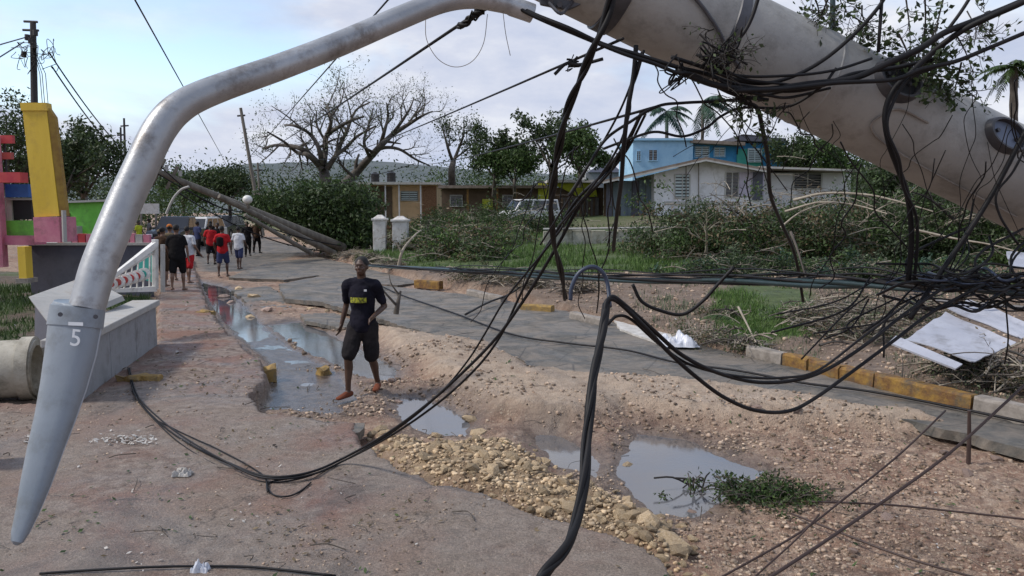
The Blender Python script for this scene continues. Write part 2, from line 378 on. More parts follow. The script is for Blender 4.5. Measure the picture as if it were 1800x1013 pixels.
        c = mix(mul(attr('sand'), 0.85), soil, sandc)
        rubc = ramp(t, [(0.3, (.13, .085, .05)), (0.7, (.34, .25, .15))], med).outputs[0]
        c = mix(mul(attr('rub'), 0.9), c, rubc)
        roadc = ramp(t, [(0.35, (.075, .075, .072)), (0.65, (.19, .165, .14))], noise(1.2, 8, 0.7, .8)).outputs[0]
        c = mix(attr('road'), c, roadc)
        wetc = ramp(t, [(0.35, (.055, .052, .055)), (0.7, (.14, .125, .115))], med).outputs[0]
        c = mix(mul(attr('wet'), 0.9), c, wetc)
        c = mix(mul(attr('damp'), 0.55), c, ramp(t, [(0.35, (.05, .034, .025)), (0.65, (.13, .095, .07))], med).outputs[0])
        lft = ramp(t, [(0.35, (.06, .045, .03)), (0.6, (.12, .085, .06))], med).outputs[0]
        c = mix(attr('left'), c, lft)
        verc = ramp(t, [(0.3, (.065, .045, .032)), (0.5, (.14, .10, .072)), (0.72, (.23, .18, .14))], noise(4, 8, .75, .5)).outputs[0]
        c = mix(mul(attr('ver'), 0.85), c, verc)
        gc = ramp(t, [(0.3, (.032, .045, .015)), (0.52, (.06, .09, .025)), (0.74, (.12, .13, .05))], noise(2.6, 8, .75, .5)).outputs[0]
        c = mix(attr('grass'), c, gc)
        c = mix(0.45, c, ramp(t, [(0.3, 0.3), (0.7, 0.8)], fine).outputs[0], 'OVERLAY')
        rg = mix(attr('wet'), ramp(t, [(0.35, 0.6), (0.55, 0.95)], big).outputs[0], 0.16)
        rg = mix(mul(attr('damp'), .6), rg, 0.28)
        inv = N(t, 'ShaderNodeMath', operation='SUBTRACT'); inv.inputs[0].default_value = 1; LK(v1, inv.inputs[1])
        hgt = mix(0.5, mix(0.5, inv.outputs[0], v2), fine); dist = 0.035
        hgt = mix(mul(attr('wet'), 0.85), hgt, 0.5)
    LK(c, b.inputs['Base Color']); LK(rg, b.inputs['Roughness'])
    bp = N(t, 'ShaderNodeBump', inp={'Strength': 1.0, 'Distance': dist}); LK(hgt, bp.inputs['Height']); LK(bp.outputs[0], b.inputs['Normal'])
    return m
M['ground'] = ground_mat('bare soil and gravel', 'soil'); M['side'] = ground_mat('dirty concrete walk', 'side'); M['road'] = ground_mat('worn asphalt', 'road')
M['water'] = mat('silty puddle water with painted glare', (.10, .108, .125), 0.03, (.12, .11, .105), 1.3, spec=1.0, bump=0.0010, bscale=5)  # base colour lifted to grey-blue for sky glare, besides the silt
nU = 620
us = np.linspace(-1.05, 1.05, nU)
ds = np.concatenate([np.geomspace(1.6, 90, 760), np.geomspace(93, 1600, 50)])
UU, DD = np.meshgrid(us, ds); XX = UU*DD; YY = DD
HH, MK = heights(XX, YY)
nR, nC = XX.shape
V = np.stack([XX, YY, HH], -1).reshape(-1, 3)
idx = np.arange(nR*nC).reshape(nR, nC)
Q = np.stack([idx[:-1, :-1], idx[:-1, 1:], idx[1:, 1:], idx[1:, :-1]], -1).reshape(-1, 4)
def face_mask(k, thr=0.5): a = MK[k]; return (((a[:-1, :-1]+a[1:, 1:])/2) > thr).reshape(-1)
f_side = face_mask('side'); f_ver = face_mask('ver') & ~f_side; f_g = ~f_side & ~f_ver
MK['near'] = sstep(11, 6.5, YY)
def sub_terrain(name, sel, m, **k):
    f = Q[sel]; used, inv = np.unique(f, return_inverse=True)
    o = npmesh(name, V[used], inv.reshape(-1, 4), m, smooth=True, **k)
    for a in ('damp', 'sand', 'rub', 'wet', 'left', 'ver', 'grass', 'road', 'near'):
        at = o.data.attributes.new(a, 'FLOAT', 'POINT'); at.data.foreach_set('value', MK[a].reshape(-1)[used].astype(np.float32))
    return o
sub_terrain('ground', f_g, M['ground'], kind='structure')
sub_terrain('sidewalk', f_side, M['side'], kind='structure')
sub_terrain('verge', f_ver, M['ground'], kind='structure')
b = MB(); b.quad((-1600, -600, -0.75), (1600, -600, -0.75), (1600, 1700, -0.75), (-1600, 1700, -0.75)); b.build('terrain', M['ground'], kind='structure')
# water in the holes of the road: level sheets ending exactly where the bed rises out of them
Hg = HH; lev = (-0.268, -0.272, -0.272, -0.270, -0.272)
SDs = np.stack([poly_sd(XX, YY, p) for p in P_pud]+[poly_sd(XX, YY, P_gut)])
own = np.argmax(SDs, 0); own[own == 5] = 4
for i in range(5):
    a_ = (own == i) & (SDs.max(0) > -0.6) & (Hg < lev[i]+.004)
    fm = (a_[:-1, :-1] | a_[1:, 1:] | a_[1:, :-1] | a_[:-1, 1:]).reshape(-1) & ~f_ver
    if not fm.any(): continue
    f = Q[fm]; used, inv = np.unique(f, return_inverse=True); v = V[used].copy(); v[:, 2] = lev[i]
    npmesh('puddle', v, inv.reshape(-1, 4), M['water'], smooth=True, kind='structure')
# asphalt: thick broken slabs lying on the bed
def jag(poly, amp, step, seed):
    rr = random.Random(seed); o = []
    n = len(poly)
    for i in range(n):
        a, c = poly[i], poly[(i+1) % n]; k = max(1, int((c-a).length/step))
        nrm = Vector((-(c-a).y, (c-a).x, 0)).normalized()
        for j in range(k): o.append(a.lerp(c, j/k)+nrm*rr.uniform(-amp, amp)+(c-a).normalized()*rr.uniform(-.3, .3)*step)
    return o
def slab(name, px, z, th, amp=0.05, step=0.16, seed=1, m=None, tilt=(0, 0), parent=None, **k):
    poly = jag([G(x, y, z) for x, y in px], amp, step, seed); c = sum(poly, Vector())/len(poly)
    bm = bmesh.new(); vs = [bm.verts.new(p) for p in poly]
    for v in vs: v.co.z = z+(v.co.x-c.x)*tilt[0]+(v.co.y-c.y)*tilt[1]
    f = bm.faces.new(vs); bmesh.ops.recalc_face_normals(bm, faces=[f])
    if f.normal.z < 0: f.normal_flip()
    e = bmesh.ops.extrude_face_region(bm, geom=[f])
    low = [g for g in e['geom'] if isinstance(g, bmesh.types.BMVert)]
    for v in low: v.co.z += 0.0
    for v in vs: v.co.z -= th
    # taper the under edge inwards
    for v in vs: v.co.x += (c.x-v.co.x)*0.006; v.co.y += (c.y-v.co.y)*0.006
    bmesh.ops.triangulate(bm, faces=[g for g in bm.faces if len(g.verts) > 4])
    bmesh.ops.recalc_face_normals(bm, faces=bm.faces)
    me = bpy.data.meshes.new(name); bm.to_mesh(me); bm.free()
    return link(name, me, m or M['road'], parent, **k)
road = empty('road', (0, 0, 0), kind='structure')
slab('asphalt_slab', [(640, 500), (700, 505), (840, 520), (1000, 548), (1120, 572), (1260, 612), (1400, 648), (1620, 702), (1900, 772), (1960, 830), (1800, 790), (1640, 748), (1500, 722), (1350, 695), (1100, 664), (950, 652), (900, 625), (870, 612), (770, 594), (762, 588), (700, 572), (668, 560), (560, 530), (500, 525), (490, 500), (560, 486), (620, 484)], -0.055, 0.10, 0.045, 0.14, 3, parent=road)
slab('asphalt_slab', [(470, 462), (560, 452), (640, 470), (740, 496), (700, 502), (640, 497), (560, 484), (500, 492), (400, 488)], -0.13, 0.10, 0.05, 0.3, 5, parent=road)
slab('asphalt_slab', [(405, 510), (470, 505), (520, 530), (500, 545), (450, 540)], -0.17, 0.09, 0.05, 0.15, 6, tilt=(0.02, 0.02), parent=road)
slab('asphalt_slab', [(520, 546), (590, 548), (640, 572), (600, 580), (540, 566)], -0.17, 0.07, 0.05, 0.15, 8, tilt=(0.0, -0.02), parent=road)
M['pale'] = mat('pale concrete', (.40, .385, .36), 0.85, (.55, .53, .50), 5, 0.01, 40, dirt=(.2, .16, .12), dscale=3)
slab('concrete_slab', [(1075, 556), (1130, 560), (1215, 592), (1200, 602), (1150, 600), (1090, 578)], -0.02, 0.08, 0.02, 0.15, 9, m=M['pale'], parent=road)
slab('asphalt_slab', [(560, 742), (640, 745), (640, 760), (600, 762)], -0.02, 0.08, 0.02, 0.15, 10, parent=road)
# ================================================================ KERBS, WALLS, LEFT SIDE, BUILDINGS
M['kerbcon'] = mat('kerb concrete', (.16, .14, .12), .85, (.28, .25, .22), 8, .006, 40)
M['kerbyel'] = mat('worn yellow kerb paint', (.27, .155, .03), .8, (.12, .055, .02), 9, .015, 25, dirt=(.07, .06, .045), dscale=4, damt=1)
M['kerbyel2'] = mat('fresh yellow kerb paint', (.32, .20, .05), .8, (.18, .12, .05), 9, .012, 30, dirt=(.13, .11, .08), dscale=7, damt=1)
def block(mb, a, b_, w_, z0, z1, rr, n=4):
    a = Vector(a); b_ = Vector(b_); d = (b_-a); s = Vector((-d.y, d.x, 0)).normalized()*w_
    sec = []
    for i in range(n+1):
        p = a.lerp(b_, i/n); j = lambda: rr.uniform(-.012, .012)
        t = 0.03
        sec += [p+Vector((0, 0, z0)), p+Vector((j(), j(), z1-t)), p+s*.12+Vector((0, j(), z1+j()*.6)), p+s*.9+Vector((0, j(), z1+j()*.6)), p+s+Vector((j(), 0, z1-t)), p+s+Vector((0, 0, z0))]
    fs = [(i*6+k, i*6+(k+1) % 6, (i+1)*6+(k+1) % 6, (i+1)*6+k) for i in range(n) for k in range(6)]
    fs += [tuple(range(6))[::-1], tuple(range(n*6, n*6+6))]
    return mb.add(sec, fs)
kerb = empty('kerb', (0, 0, 0), kind='structure')
rr = random.Random(4)
A, B = G(1372, 640, -.05), G(1706, 722, -.05)
line = [(-0.25, 'kerbcon'), (0, 'kerbyel'), (.17, 'kerbyel'), (.36, 'kerbyel'), (.55, 'kerbyel'), (.76, 'kerbyel'), (1.0, 'kerbcon'), (1.25, 'kerbcon'), (1.5, 'kerbcon'), (1.8, None)]
for (t0, mm), (t1, _) in zip(line, line[1:]):
    d = (B-A); a = A+d*(t0+.004); c = A+d*(t1-.004); 
    block(MB(), a+Vector((rr.uniform(-.02, .02), rr.uniform(-.03, .03), 0)), c+Vector((0, rr.uniform(-.03, .03), 0)), .16, -.1, .155+rr.uniform(-.01, .01), rr).build('kerb_stone', M[mm], kerb)
for (xa, ya, xb, yb, mm) in ((728, 500, 772, 503, 'kerbyel'), (915, 545, 968, 549, 'kerbyel2'), (1000, 560, 1060, 574, 'kerbcon'), (820, 518, 880, 532, 'kerbcon')):
    block(MB(), G(xa, ya, -.06), G(xb, yb, -.06), .18, -.1, .13, rr).build('kerb_stone', M[mm], kerb)
def loose_block(name, px0, px1, z, h, wdt, m, label, cat):
    a, b_ = G(*px0, z), G(*px1, z); t = empty(name, tuple(a), label=label, category=None); t['category'] = cat
    block(MB(), a, b_, wdt, -.06, h, rr, 5).build('block', m, t); return t
for nm, a, b_, z, h, wd, lb in (('kerb_fragment', (440, 668), (486, 664), -.2, .15, .18, 'orange yellow painted kerb fragment sticking into the wet gutter'),
                             ('kerb_fragment', (365, 560), (381, 556), -.12, .13, .28, 'greenish yellow painted kerb fragment at the edge of the far gutter'),
                             ('kerb_fragment', (204, 672), (283, 671), 0, .07, .12, 'long low yellow painted kerb strip lying beside the parapet wall'),
                             ('kerb_fragment', (566, 660), (584, 656), -.24, .10, .14, 'small pale yellow painted lump beside the puddle near the walking man')):
    mbk = MB(); block(mbk, G(*a, z), G(*b_, z), wd, -.05, h, rr, 7); c_ = G(*a, z)
    mbk.v = [tuple(Vector(v)+Vector((mn.noise(Vector(v)*9), mn.noise(Vector(v)*9+Vector((5, 0, 0))), mn.noise(Vector(v)*9+Vector((0, 5, 0)))*.9))*.07) for v in mbk.v]
    mbk.build(nm, M['kerbyel2'], label=lb, category='kerb stone', bevel=.02)
# ---- concrete parapet by the walk
M['slate'] = mat('slate blue render', (.075, .078, .10), .8, (.10, .10, .125), 2, .004, 30, dirt=(.05, .05, .055), dscale=3)
M['conc'] = mat('grey cast concrete', (.21, .215, .22), .8, (.31, .315, .33), 2.2, .006, 30, dirt=(.10, .09, .085), dscale=2.2, damt=.75)
M['concw'] = mat('whitewashed concrete', (.31, .305, .29), .8, (.42, .41, .39), 3, .006, 30, dirt=(.25, .22, .18), dscale=3, damt=.7)
def P0(px, py, z=0): return G(px, py, z)
pw = empty('parapet_wall', tuple(P0(275, 604)), label='grey concrete parapet wall with white coping beside the walk, right of the lamp head', category='wall')
a = G(277, 606, 0); c = G(140, 706, 0); d = (c-a).normalized(); s = Vector((d.y, -d.x, 0)); s = -s if s.x > 0 else s
def wallbox(mb, p, q, th, z0, z1): 
    sv = s*th; return mb.prism([p+Vector((0, 0, z0)), q+Vector((0, 0, z0)), q+sv+Vector((0, 0, z0)), p+sv+Vector((0, 0, z0))], (0, 0, z1-z0))
L_ = (c-a).length; npn = 3
for i in range(npn):
    p = a+d*(L_*i/npn+.006); q = a+d*(L_*(i+1)/npn-.006)
    wallbox(MB(), p, q, .28, -.15, .60).build('wall_panel', M['conc'], pw, bevel=.008)
wallbox(MB(), a-d*.05-s*.05, c+d*.02-s*.05, .40, .602, .69).build('coping', M['concw'], pw, bevel=.012)
wallbox(MB(), a-d*.04+s*.01, a+d*.16+s*.01, .30, -.15, .601).build('end_post', M['conc'], pw, bevel=.01)
# railing panel standing on the coping, white with red rosettes and teal discs
M['white'] = mat('white paint', (.62, .61, .58), .5, (.72, .71, .68), 4, dirt=(.32, .28, .22), dscale=5, damt=.7)
M['teal'] = mat('teal paint', (.03, .30, .26), .5, (.05, .36, .31), 4)
M['redp'] = mat('faded red paint', (.45, .04, .04), .6, (.35, .07, .06), 5)
rl = empty('bridge_railing', tuple(G(270, 510)), label='white painted railing panel with red rosettes and teal end standing beyond the coping', category='railing')
r0 = W(273, 508, 13.0); r1 = W(182, 512, 12.2); t0 = W(273, 430, 13.0); t1 = W(190, 492, 12.2)
def bar(mb, p, q, r, n=6): return mb.tube([p, q], r, n)
MB().tube([t0, t1], (.07, .035), 4, phase=.5).build('top_rail', M['white'], rl)
MB().tube([t0.lerp(t1, .0)+(r0-t0)*.16, t1+(r1-t1)*.1], .018, 6).build('mid_rail', M['white'], rl)
MB().tube([r0, r1], (.06, .035), 4, phase=.5).build('bottom_rail', M['white'], rl)
bar(MB(), r0, t0+Vector((0, 0, .08)), .055).build('end_post', M['white'], rl)
MB().tube([r0+Vector((.13, -.02, -.05)), t0+Vector((.13, -.02, .0))], .04, 6).build('end_post', M['concw'], rl)
MB().prism([t0.lerp(r0, f)+Vector((g, .03, 0)) for f, g in ((.12, -.06), (.12, -.25), (.72, -.36), (.86, -.06))], (0, .03, 0)).build('teal_panel', M['teal'], rl)
for k in range(7):
    f = .12+.125*k; p = t0.lerp(t1, f); q = r0.lerp(r1, f); bar(MB(), p, q, .014, 5).build('baluster', M['white'], rl)
for k in range(6):
    f = .24+.125*k; p = t0.lerp(t1, f); q = r0.lerp(r1, f); cc_ = p.lerp(q, .58); rd = min(.10, (p-q).length*.28)
    MB().tube([cc_+Vector((0, -.03, 0)), cc_+Vector((0, .03, 0))], rd, 12).build('rosette', M['white'], rl)
    MB().tube([cc_+Vector((0, -.045, 0)), cc_+Vector((0, .045, 0))], rd*.6, 10).build('rosette_centre', M['redp'] if k else M['teal'], rl)
# ---- sloping white slab left of the lamp
sl = empty('tilted_slab', tuple(W(110, 540, 10.5)), label='tilted white concrete slab with a dark underside behind the street lamp', category='concrete slab')
q0, q1, q2, q3 = W(50, 522, 10.2), W(150, 486, 11.8), W(215, 520, 11.2), W(88, 572, 9.6)
MB().prism([q0, q1, q2, q3], (0.02, .03, -.07)).build('slab_top', M['concw'], sl)
MB().prism([q0+Vector((.05, .05, -.08)), q3+Vector((0, .05, -.08)), q3+Vector((.0, .05, -.75)), q0+Vector((.0, .05, -.75))], (.35, .5, 0)).build('support_wall', M['slate'], sl)
# ---- culvert pipe
cu = empty('culvert_pipe', tuple(G(25, 690, -.15)), label='short pale concrete culvert pipe lying at the left edge', category='pipe')
c0 = G(-75, 700, -.1)+Vector((0, 0, .31)); ax = Vector((1, .28, 0)).normalized()
def ring(mb, c, ax, r0_, r1_, ln, n=28):
    u_ = ax.cross(Vector((0, 0, 1))).normalized(); w_ = u_.cross(ax); vs = []
    for e, r in ((0, r0_), (0, r1_), (ln, r1_), (ln, r0_)):
        for k in range(n): t = 2*math.pi*k/n; vs.append(c+ax*e+(u_*math.cos(t)+w_*math.sin(t))*r)
    return mb.add(vs, [(j*n+k, j*n+(k+1) % n, ((j+1) % 4)*n+(k+1) % n, ((j+1) % 4)*n+k) for j in range(4) for k in range(n)])
M['pipe'] = mat('weathered pipe concrete', (.33, .30, .24), .85, (.45, .42, .35), 4, .006, 40, dirt=(.12, .11, .08), dscale=3, damt=.8)
ring(MB(), c0, ax, .27, .34, .85).build('pipe_barrel', M['pipe'], cu, smooth=True)
ring(MB(), c0+ax*.70, ax, .342, .375, .13).build('pipe_collar', M['pipe'], cu, smooth=True)
# ---- generic box in pixel terms: x0..x1, y0..y1 at distance d, depth dp
def pb(mb, x0, x1, y0, y1, d, dp, dz=0):
    A_ = W(x0, y0, d); B_ = W(x1, y1, d)
    return mb.box(((A_.x+B_.x)/2, d+dp/2, (A_.z+B_.z)/2+dz), (abs(B_.x-A_.x), dp, abs(A_.z-B_.z)))
def pbx(name, m, par, x0, x1, y0, y1, d, dp, **k): return pb(MB(), x0, x1, y0, y1, d, dp).build(name, m, par, **k)
# left side colours
M['yellow'] = mat('sun bleached yellow paint', (.60, .40, .03), .6, (.68, .47, .05), 2.5, .004, 20, dirt=(.42, .27, .05), dscale=2, damt=.6, streak=(1, 1, .25))
M['pink'] = mat('pink paint', (.46, .12, .20), .75, (.54, .21, .26), 2, .004, 25, dirt=(.22, .11, .11), dscale=3, damt=.85)
M['red'] = mat('red paint', (.42, .03, .05), .6, (.50, .06, .06), 5)
M['blue'] = mat('blue paint', (.015, .08, .32), .5, (.02, .12, .40), 4)
M['green'] = mat('bright green paint', (.12, .42, .04), .65, (.17, .52, .07), 2.5, dirt=(.08, .17, .05), dscale=2.2, damt=.8)
M['darkin'] = mat('painted dark interior', (.012, .012, .014), .7)  # flat near-black painting unlit openings and holes; also colours a thin post
lw = empty('low_wall', tuple(G(150, 512)), label='low dark slate wall with pink and red tile strip behind the street lamp', category='wall')
pbx('wall_body', M['slate'], lw, 50, 262, 431, 530, 20, .3)
pbx('capping', M['concw'], lw, 46, 266, 427, 431.5, 19.95, .42)
rr = random.Random(5)
x = 100
while x < 262:
    wd = rr.uniform(9, 14); pbx('tile', M[rr.choice(['red', 'pink', 'redp', 'pink', 'concw'])], lw, x, x+wd-1, 410+rr.uniform(0, 3), 427, 20.05, .12); x += wd
kb = empty('roadside_bar', (W(20, 500, 19).x, 19.5, -.1), label='pink roadside bar with red awning, blue band and dark counter, at the far left', category='building')
pbx('wall', M['pink'], kb, -260, 6, 240, 470, 18.5, .2)
pbx('red_awning', M['red'], kb, -200, 36, 303, 321, 18.2, .3)
pbx('blue_fascia', M['blue'], kb, 8, 50, 324, 347, 18.8, .3)
pbx('shelf', M['concw'], kb, 8, 56, 348, 352, 18.9, .4)
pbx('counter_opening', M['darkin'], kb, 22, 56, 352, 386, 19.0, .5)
pbx('door_frame', M['concw'], kb, 10, 22, 352, 390, 18.95, .3)
pbx('green_counter', M['green'], kb, 10, 58, 388, 414, 18.9, .3)
pbx('pink_kerb', M['pink'], kb, -40, 60, 415, 431, 18.6, .5)
pbx('red_sign', M['red'], kb, -6, 22, 238, 252, 18.8, .1); pbx('red_sign', M['redp'], kb, -6, 20, 268, 280, 18.8, .1)
pbx('sign_post', M['darkin'], kb, 7, 9, 238, 305, 18.9, .05)
bp_ = empty('yellow_post', (W(40, 500, 17.6).x, 17.6, 0), label='short bright yellow square post at the foot of the pink bar', category='post')
pbx('post', M['yellow'], bp_, 30, 47, 434, 492, 17.6, .25); pbx('foot', M['kerbcon'], bp_, 27, 50, 490, 498, 17.55, .36)
pl = empty('yellow_pillar', (W(80, 425, 18).x, 18, 0), label='tall leaning bright yellow sign pillar on a pink base, left', category='pillar')
A_, B_, C_, D_ = W(38, 181, 18), W(80, 181, 18), W(104, 380, 18), W(60, 382, 18)
MB().prism([A_, B_, C_, D_], (0, .16, 0)).build('pillar_face', M['yellow'], pl)
MB().prism([B_+Vector((.01, .02, -.05)), B_+Vector((.13, .1, -.3)), C_+Vector((.12, .1, 0)), C_+Vector((.01, .02, 0))], (0, .12, 0)).build('side_band', mat('dark ochre', (.22, .12, .02), .7, (.32, .2, .03), 5), pl)
MB().prism([A_+Vector((-.02, -.03, 0)), B_+Vector((.03, -.03, 0)), B_+Vector((.04, -.03, -.17)), A_+Vector((-.01, -.03, -.17))], (0, .21, 0)).build('cap_band', M['yellow'], pl)
pbx('base', M['pink'], pl, 58, 106, 382, 426, 17.9, .7)
MB().tube([W(112, 370, 17.9), W(114, 426, 17.9)], .05, 8).build('side_pipe', M['concw'], pl)
gb = empty('green_building', (W(150, 410, 27).x, 27, 0), label='bright green wall building beside the yellow pillar', category='building')
MB().prism([W(108, 357, 27), W(206, 353, 27), W(206, 420, 27), W(108, 420, 27)], (0, .3, 0)).build('wall', M['green'], gb)
MB().prism([W(104, 354, 26.8), W(210, 350, 26.8), W(210, 353.6, 26.8), W(104, 357.4, 26.8)], (0, .6, 0)).build('roof_edge', M['concw'], gb)
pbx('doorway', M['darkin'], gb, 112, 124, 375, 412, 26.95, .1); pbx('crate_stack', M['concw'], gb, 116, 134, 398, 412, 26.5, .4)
bb = empty('billboard', (W(262, 412, 45).x, 45, -.2), label='small white roadside signboard beyond the lamp arm', category='sign')
pbx('panel', M['white'], bb, 243, 279, 358, 376, 45, .12)
MB().tube([W(248, 376, 45), W(248, 414, 45)], .07, 6).build('post', M['kerbcon'], bb); MB().tube([W(274, 376, 45), W(274, 414, 45)], .07, 6).build('post', M['kerbcon'], bb)
# ---- gate pillars
M['gate'] = mat('peeling white pillar paint', (.60, .59, .57), .75, (.48, .46, .43), 3, .01, 12, dirt=(.25, .20, .16), dscale=4, damt=.9)
def gate_pillar(x0, x1, y0, y1, label):
    d = 34; t = empty('gate_pillar', (W((x0+x1)/2, y1, d).x, d, W(0, y1, d).z), label=label, category='gate pillar', group='white gate pillars')
    A_ = W(x0, y0+8, d); B_ = W(x1, y1, d); cx = (A_.x+B_.x)/2; w_ = B_.x-A_.x; z0, z1 = B_.z-.4, A_.z
    MB().box((cx, d+w_/2, (z0+z1)/2), (w_, w_, z1-z0)).build('shaft', M['gate'], t, bevel=.02)
    MB().box((cx, d+w_/2, z1+.05), (w_*1.18, w_*1.18, .098)).build('cap_slab', M['gate'], t, bevel=.015)
    mb = MB(); mb.box((cx, d+w_/2, z1+.17), (w_*.95, w_*.95, .14), taper=.35); mb.build('cap_pyramid', M['gate'], t)
    return t
gate_pillar(655, 678, 380, 442, 'left white gate pillar, slimmer, at the dark hedge')
gate_pillar(689, 716, 382, 440, 'right white gate pillar, broader, nearer the grass')
gt = empty('rusty_gate', (W(683, 440, 34.2).x, 34.2, .2), label='narrow rusty brown gate leaf between the two white pillars', category='gate')
M['rust'] = mat('rust', (.20, .09, .045), .85, (.33, .19, .11), 9)
for k in range(4): pbx('bar', M['rust'], gt, 680+k*2.4, 681.4+k*2.4, 396, 441, 34.3, .04)
for y in (400, 420, 436): pbx('crossbar', M['rust'], gt, 679, 689, y, y+1.6, 34.26, .03)
# ---- houses
M['hwhite'] = mat('white house render', (.66, .65, .66), .8, (.74, .73, .74), 1.0, .004, 30, dirt=(.36, .33, .30), dscale=1.2, damt=.7)
M['lilac'] = mat('pale lilac render', (.46, .41, .50), .8, (.52, .48, .56), 1.0, dirt=(.32, .28, .34), dscale=1.5, damt=.6)
M['cream'] = mat('cream orange render', (.62, .40, .22), .8, (.70, .48, .28), 1.2, dirt=(.35, .25, .15), dscale=1.5, damt=.7)
M['fascia'] = mat('grey fascia board', (.38, .37, .34), .7, (.48, .47, .44), 3)
M['roofbr'] = mat('weathered brown roof sheet', (.16, .12, .09), .8, (.26, .21, .17), 3, dirt=(.10, .08, .06))
M['glass'] = mat('dark window glass', (.02, .022, .026), .12, spec=.6)
M['louvre'] = mat('louvre slats', (.10, .095, .09), .5, (.16, .15, .14), 5)
M['louvrel'] = mat('pale louvre slats', (.42, .50, .50), .5, (.52, .60, .60), 5)
M['skyb'] = mat('sky blue render', (.26, .45, .62), .8, (.34, .53, .68), 1.0, dirt=(.15, .30, .45), dscale=1.5)
M['midb'] = mat('strong blue render', (.035, .22, .45), .8, (.05, .28, .52), 1.0, dirt=(.03, .15, .3), dscale=1.5)
M['grn2'] = mat('sea green paint', (.04, .28, .22), .7, (.06, .34, .27), 3)
M['brown'] = mat('brown wall with painted shade', (.10, .065, .04), .85, (.15, .10, .065), 2, dirt=(.05, .035, .025))  # brown darkened so the colour carries porch and carport shade
M['lime'] = mat('lime yellow paint', (.42, .45, .02), .7, (.50, .52, .04), 3, dirt=(.28, .30, .03))
M['tank'] = mat('black plastic tank', (.012, .012, .013), .4)
def win(par, x0, x1, y0, y1, d, lm='louvre', nsl=6, fr='fascia', jal=True):
    f = MB(); e = 1.2
    f_ = empty('window', (W((x0+x1)/2, y1, d).x, d, W(0, y1, d).z)); f_.location = Vector(f_.location)-origin(par); f_.parent = par
    pbx('pane', M['glass'], f_, x0, x1, y0, y1, d-.02, .03)
    m_ = MB(); pb(m_, x0-e, x1+e, y0-e, y0, d-.07, .1); pb(m_, x0-e, x1+e, y1, y1+e*1.3, d-.10, .13)
    pb(m_, x0-e, x0, y0, y1, d-.07, .1); pb(m_, x1, x1+e, y0, y1, d-.07, .1); pb(m_, (x0+x1)/2-.4, (x0+x1)/2+.4, y0, y1, d-.065, .04)
    m_.build('frame', M[fr], f_)
    if jal:
        for k in range(nsl):
            ya = y0+(y1-y0)*(k+.15)/nsl; yb = y0+(y1-y0)*(k+.7)/nsl
            pbx('slat', M[lm], f_, x0+.6, (x0+x1)/2-.6, ya, yb, d-.05, .02); pbx('slat', M[lm], f_, (x0+x1)/2+.6, x1-.6, ya, yb, d-.05, .02)
    return f_
D = 47
wh = empty('white_house', (W(1250, 385, D).x, D, 1.5), label='white gabled bungalow with dark louvre windows behind the fallen branches', category='house')
MB().prism([W(1150, 306, D), W(1240, 284, D), W(1341, 303, D), W(1341, 400, D), W(1150, 400, D)], (0, 7, 0)).build('gable_wall', M['hwhite'], wh)
pbx('side_wall', M['hwhite'], wh, 1343, 1492, 304, 400, D+1.2, 5.5)
pbx('porch_wall', M['lilac'], wh, 1300, 1342.5, 304, 345, D-.12, .1)
def roof_strip(name, xa, ya, xb, yb, th, y0_, dp, m, par): 
    P_ = [W(xa, ya, y0_), W(xb, yb, y0_), W(xb, yb+th, y0_), W(xa, ya+th, y0_)]; MB().prism(P_, (0, dp, 0)).build(name, m, par)
roof_strip('roof_slope', 1060, 317, 1241, 276, 4.5, D-1.0, 8.6, M['roofbr'], wh); roof_strip('roof_slope', 1241, 276, 1352, 297, 4.5, D-1.0, 8.6, M['roofbr'], wh)
roof_strip('fascia_board', 1060, 320, 1241, 280.5, 3, D-1.05, .04, M['fascia'], wh); roof_strip('fascia_board', 1241, 280.5, 1352, 301, 3, D-1.05, .04, M['fascia'], wh)
roof_strip('flat_roof', 1336, 292, 1506, 298, 5, D-.2, 7.5, M['roofbr'], wh); roof_strip('roof_edge', 1336, 292.5, 1508, 298.5, 3.2, D-.25, .04, M['fascia'], wh)
M['blgr'] = mat('blue grey timber', (.10, .13, .15), .8, (.17, .21, .24), 3, streak=True)
pbx('carport_back', M['brown'], wh, 1062, 1150, 318, 400, D+3.5, .2); 
for k, xx in enumerate((1066, 1078, 1092, 1100, 1112, 1124, 1136, 1146)): pbx('timber_board', M['blgr'] if k % 4 else M['slate'], wh, xx, xx+9.5, 322-k*1.2, 396, D+1.0+.05*(k % 2), .05)
win(wh, 1187, 1212, 307, 347, D, 'louvrel', 7, 'fascia'); win(wh, 1276, 1298, 304, 346, D, 'louvre', 7, 'fascia'); win(wh, 1396, 1444, 305, 331, D+1.2, 'louvre', 6, 'fascia')
pbx('door', M['slate'], wh, 1324, 1340, 303, 352, D-.2, .05)
pbx('sill_band', M['fascia'], wh, 1168, 1300, 354, 359, D-.1, .1)
for x_, y_ in ((1206, 330), (1228, 318)): MB().tube([W(x_, 284, D-.2), W(x_, 392, D-.2)], .035, 6).build('downpipe', M['kerbcon'], wh)
bh = empty('blue_house', (W(1240, 330, 62).x, 62, 2), label='two storey blue house with louvre windows behind the white bungalow', category='house')
pbx('light_blue_wall', M['skyb'], bh, 1113, 1216, 247, 360, 62, 8); pbx('deep_blue_wall', M['midb'], bh, 1216, 1376, 252, 360, 63, 7)
roof_strip('parapet', 1110, 243, 1218, 243, 4, 61.7, 8.6, M['skyb'], bh); roof_strip('roof_sheet', 1214, 245, 1310, 250, 6, 61.8, 8.4, M['roofbr'], bh); roof_strip('roof_sheet', 1296, 239, 1382, 243, 8, 62.2, 8.0, M['slate'], bh)
MB().prism([W(1296, 240, 62.5), W(1306, 236, 62.5), W(1330, 238, 62.5), W(1344, 235, 62.5), W(1352, 241, 62.5)], (0, 5, 0)).build('torn_roof_sheet', M['tank'], bh)
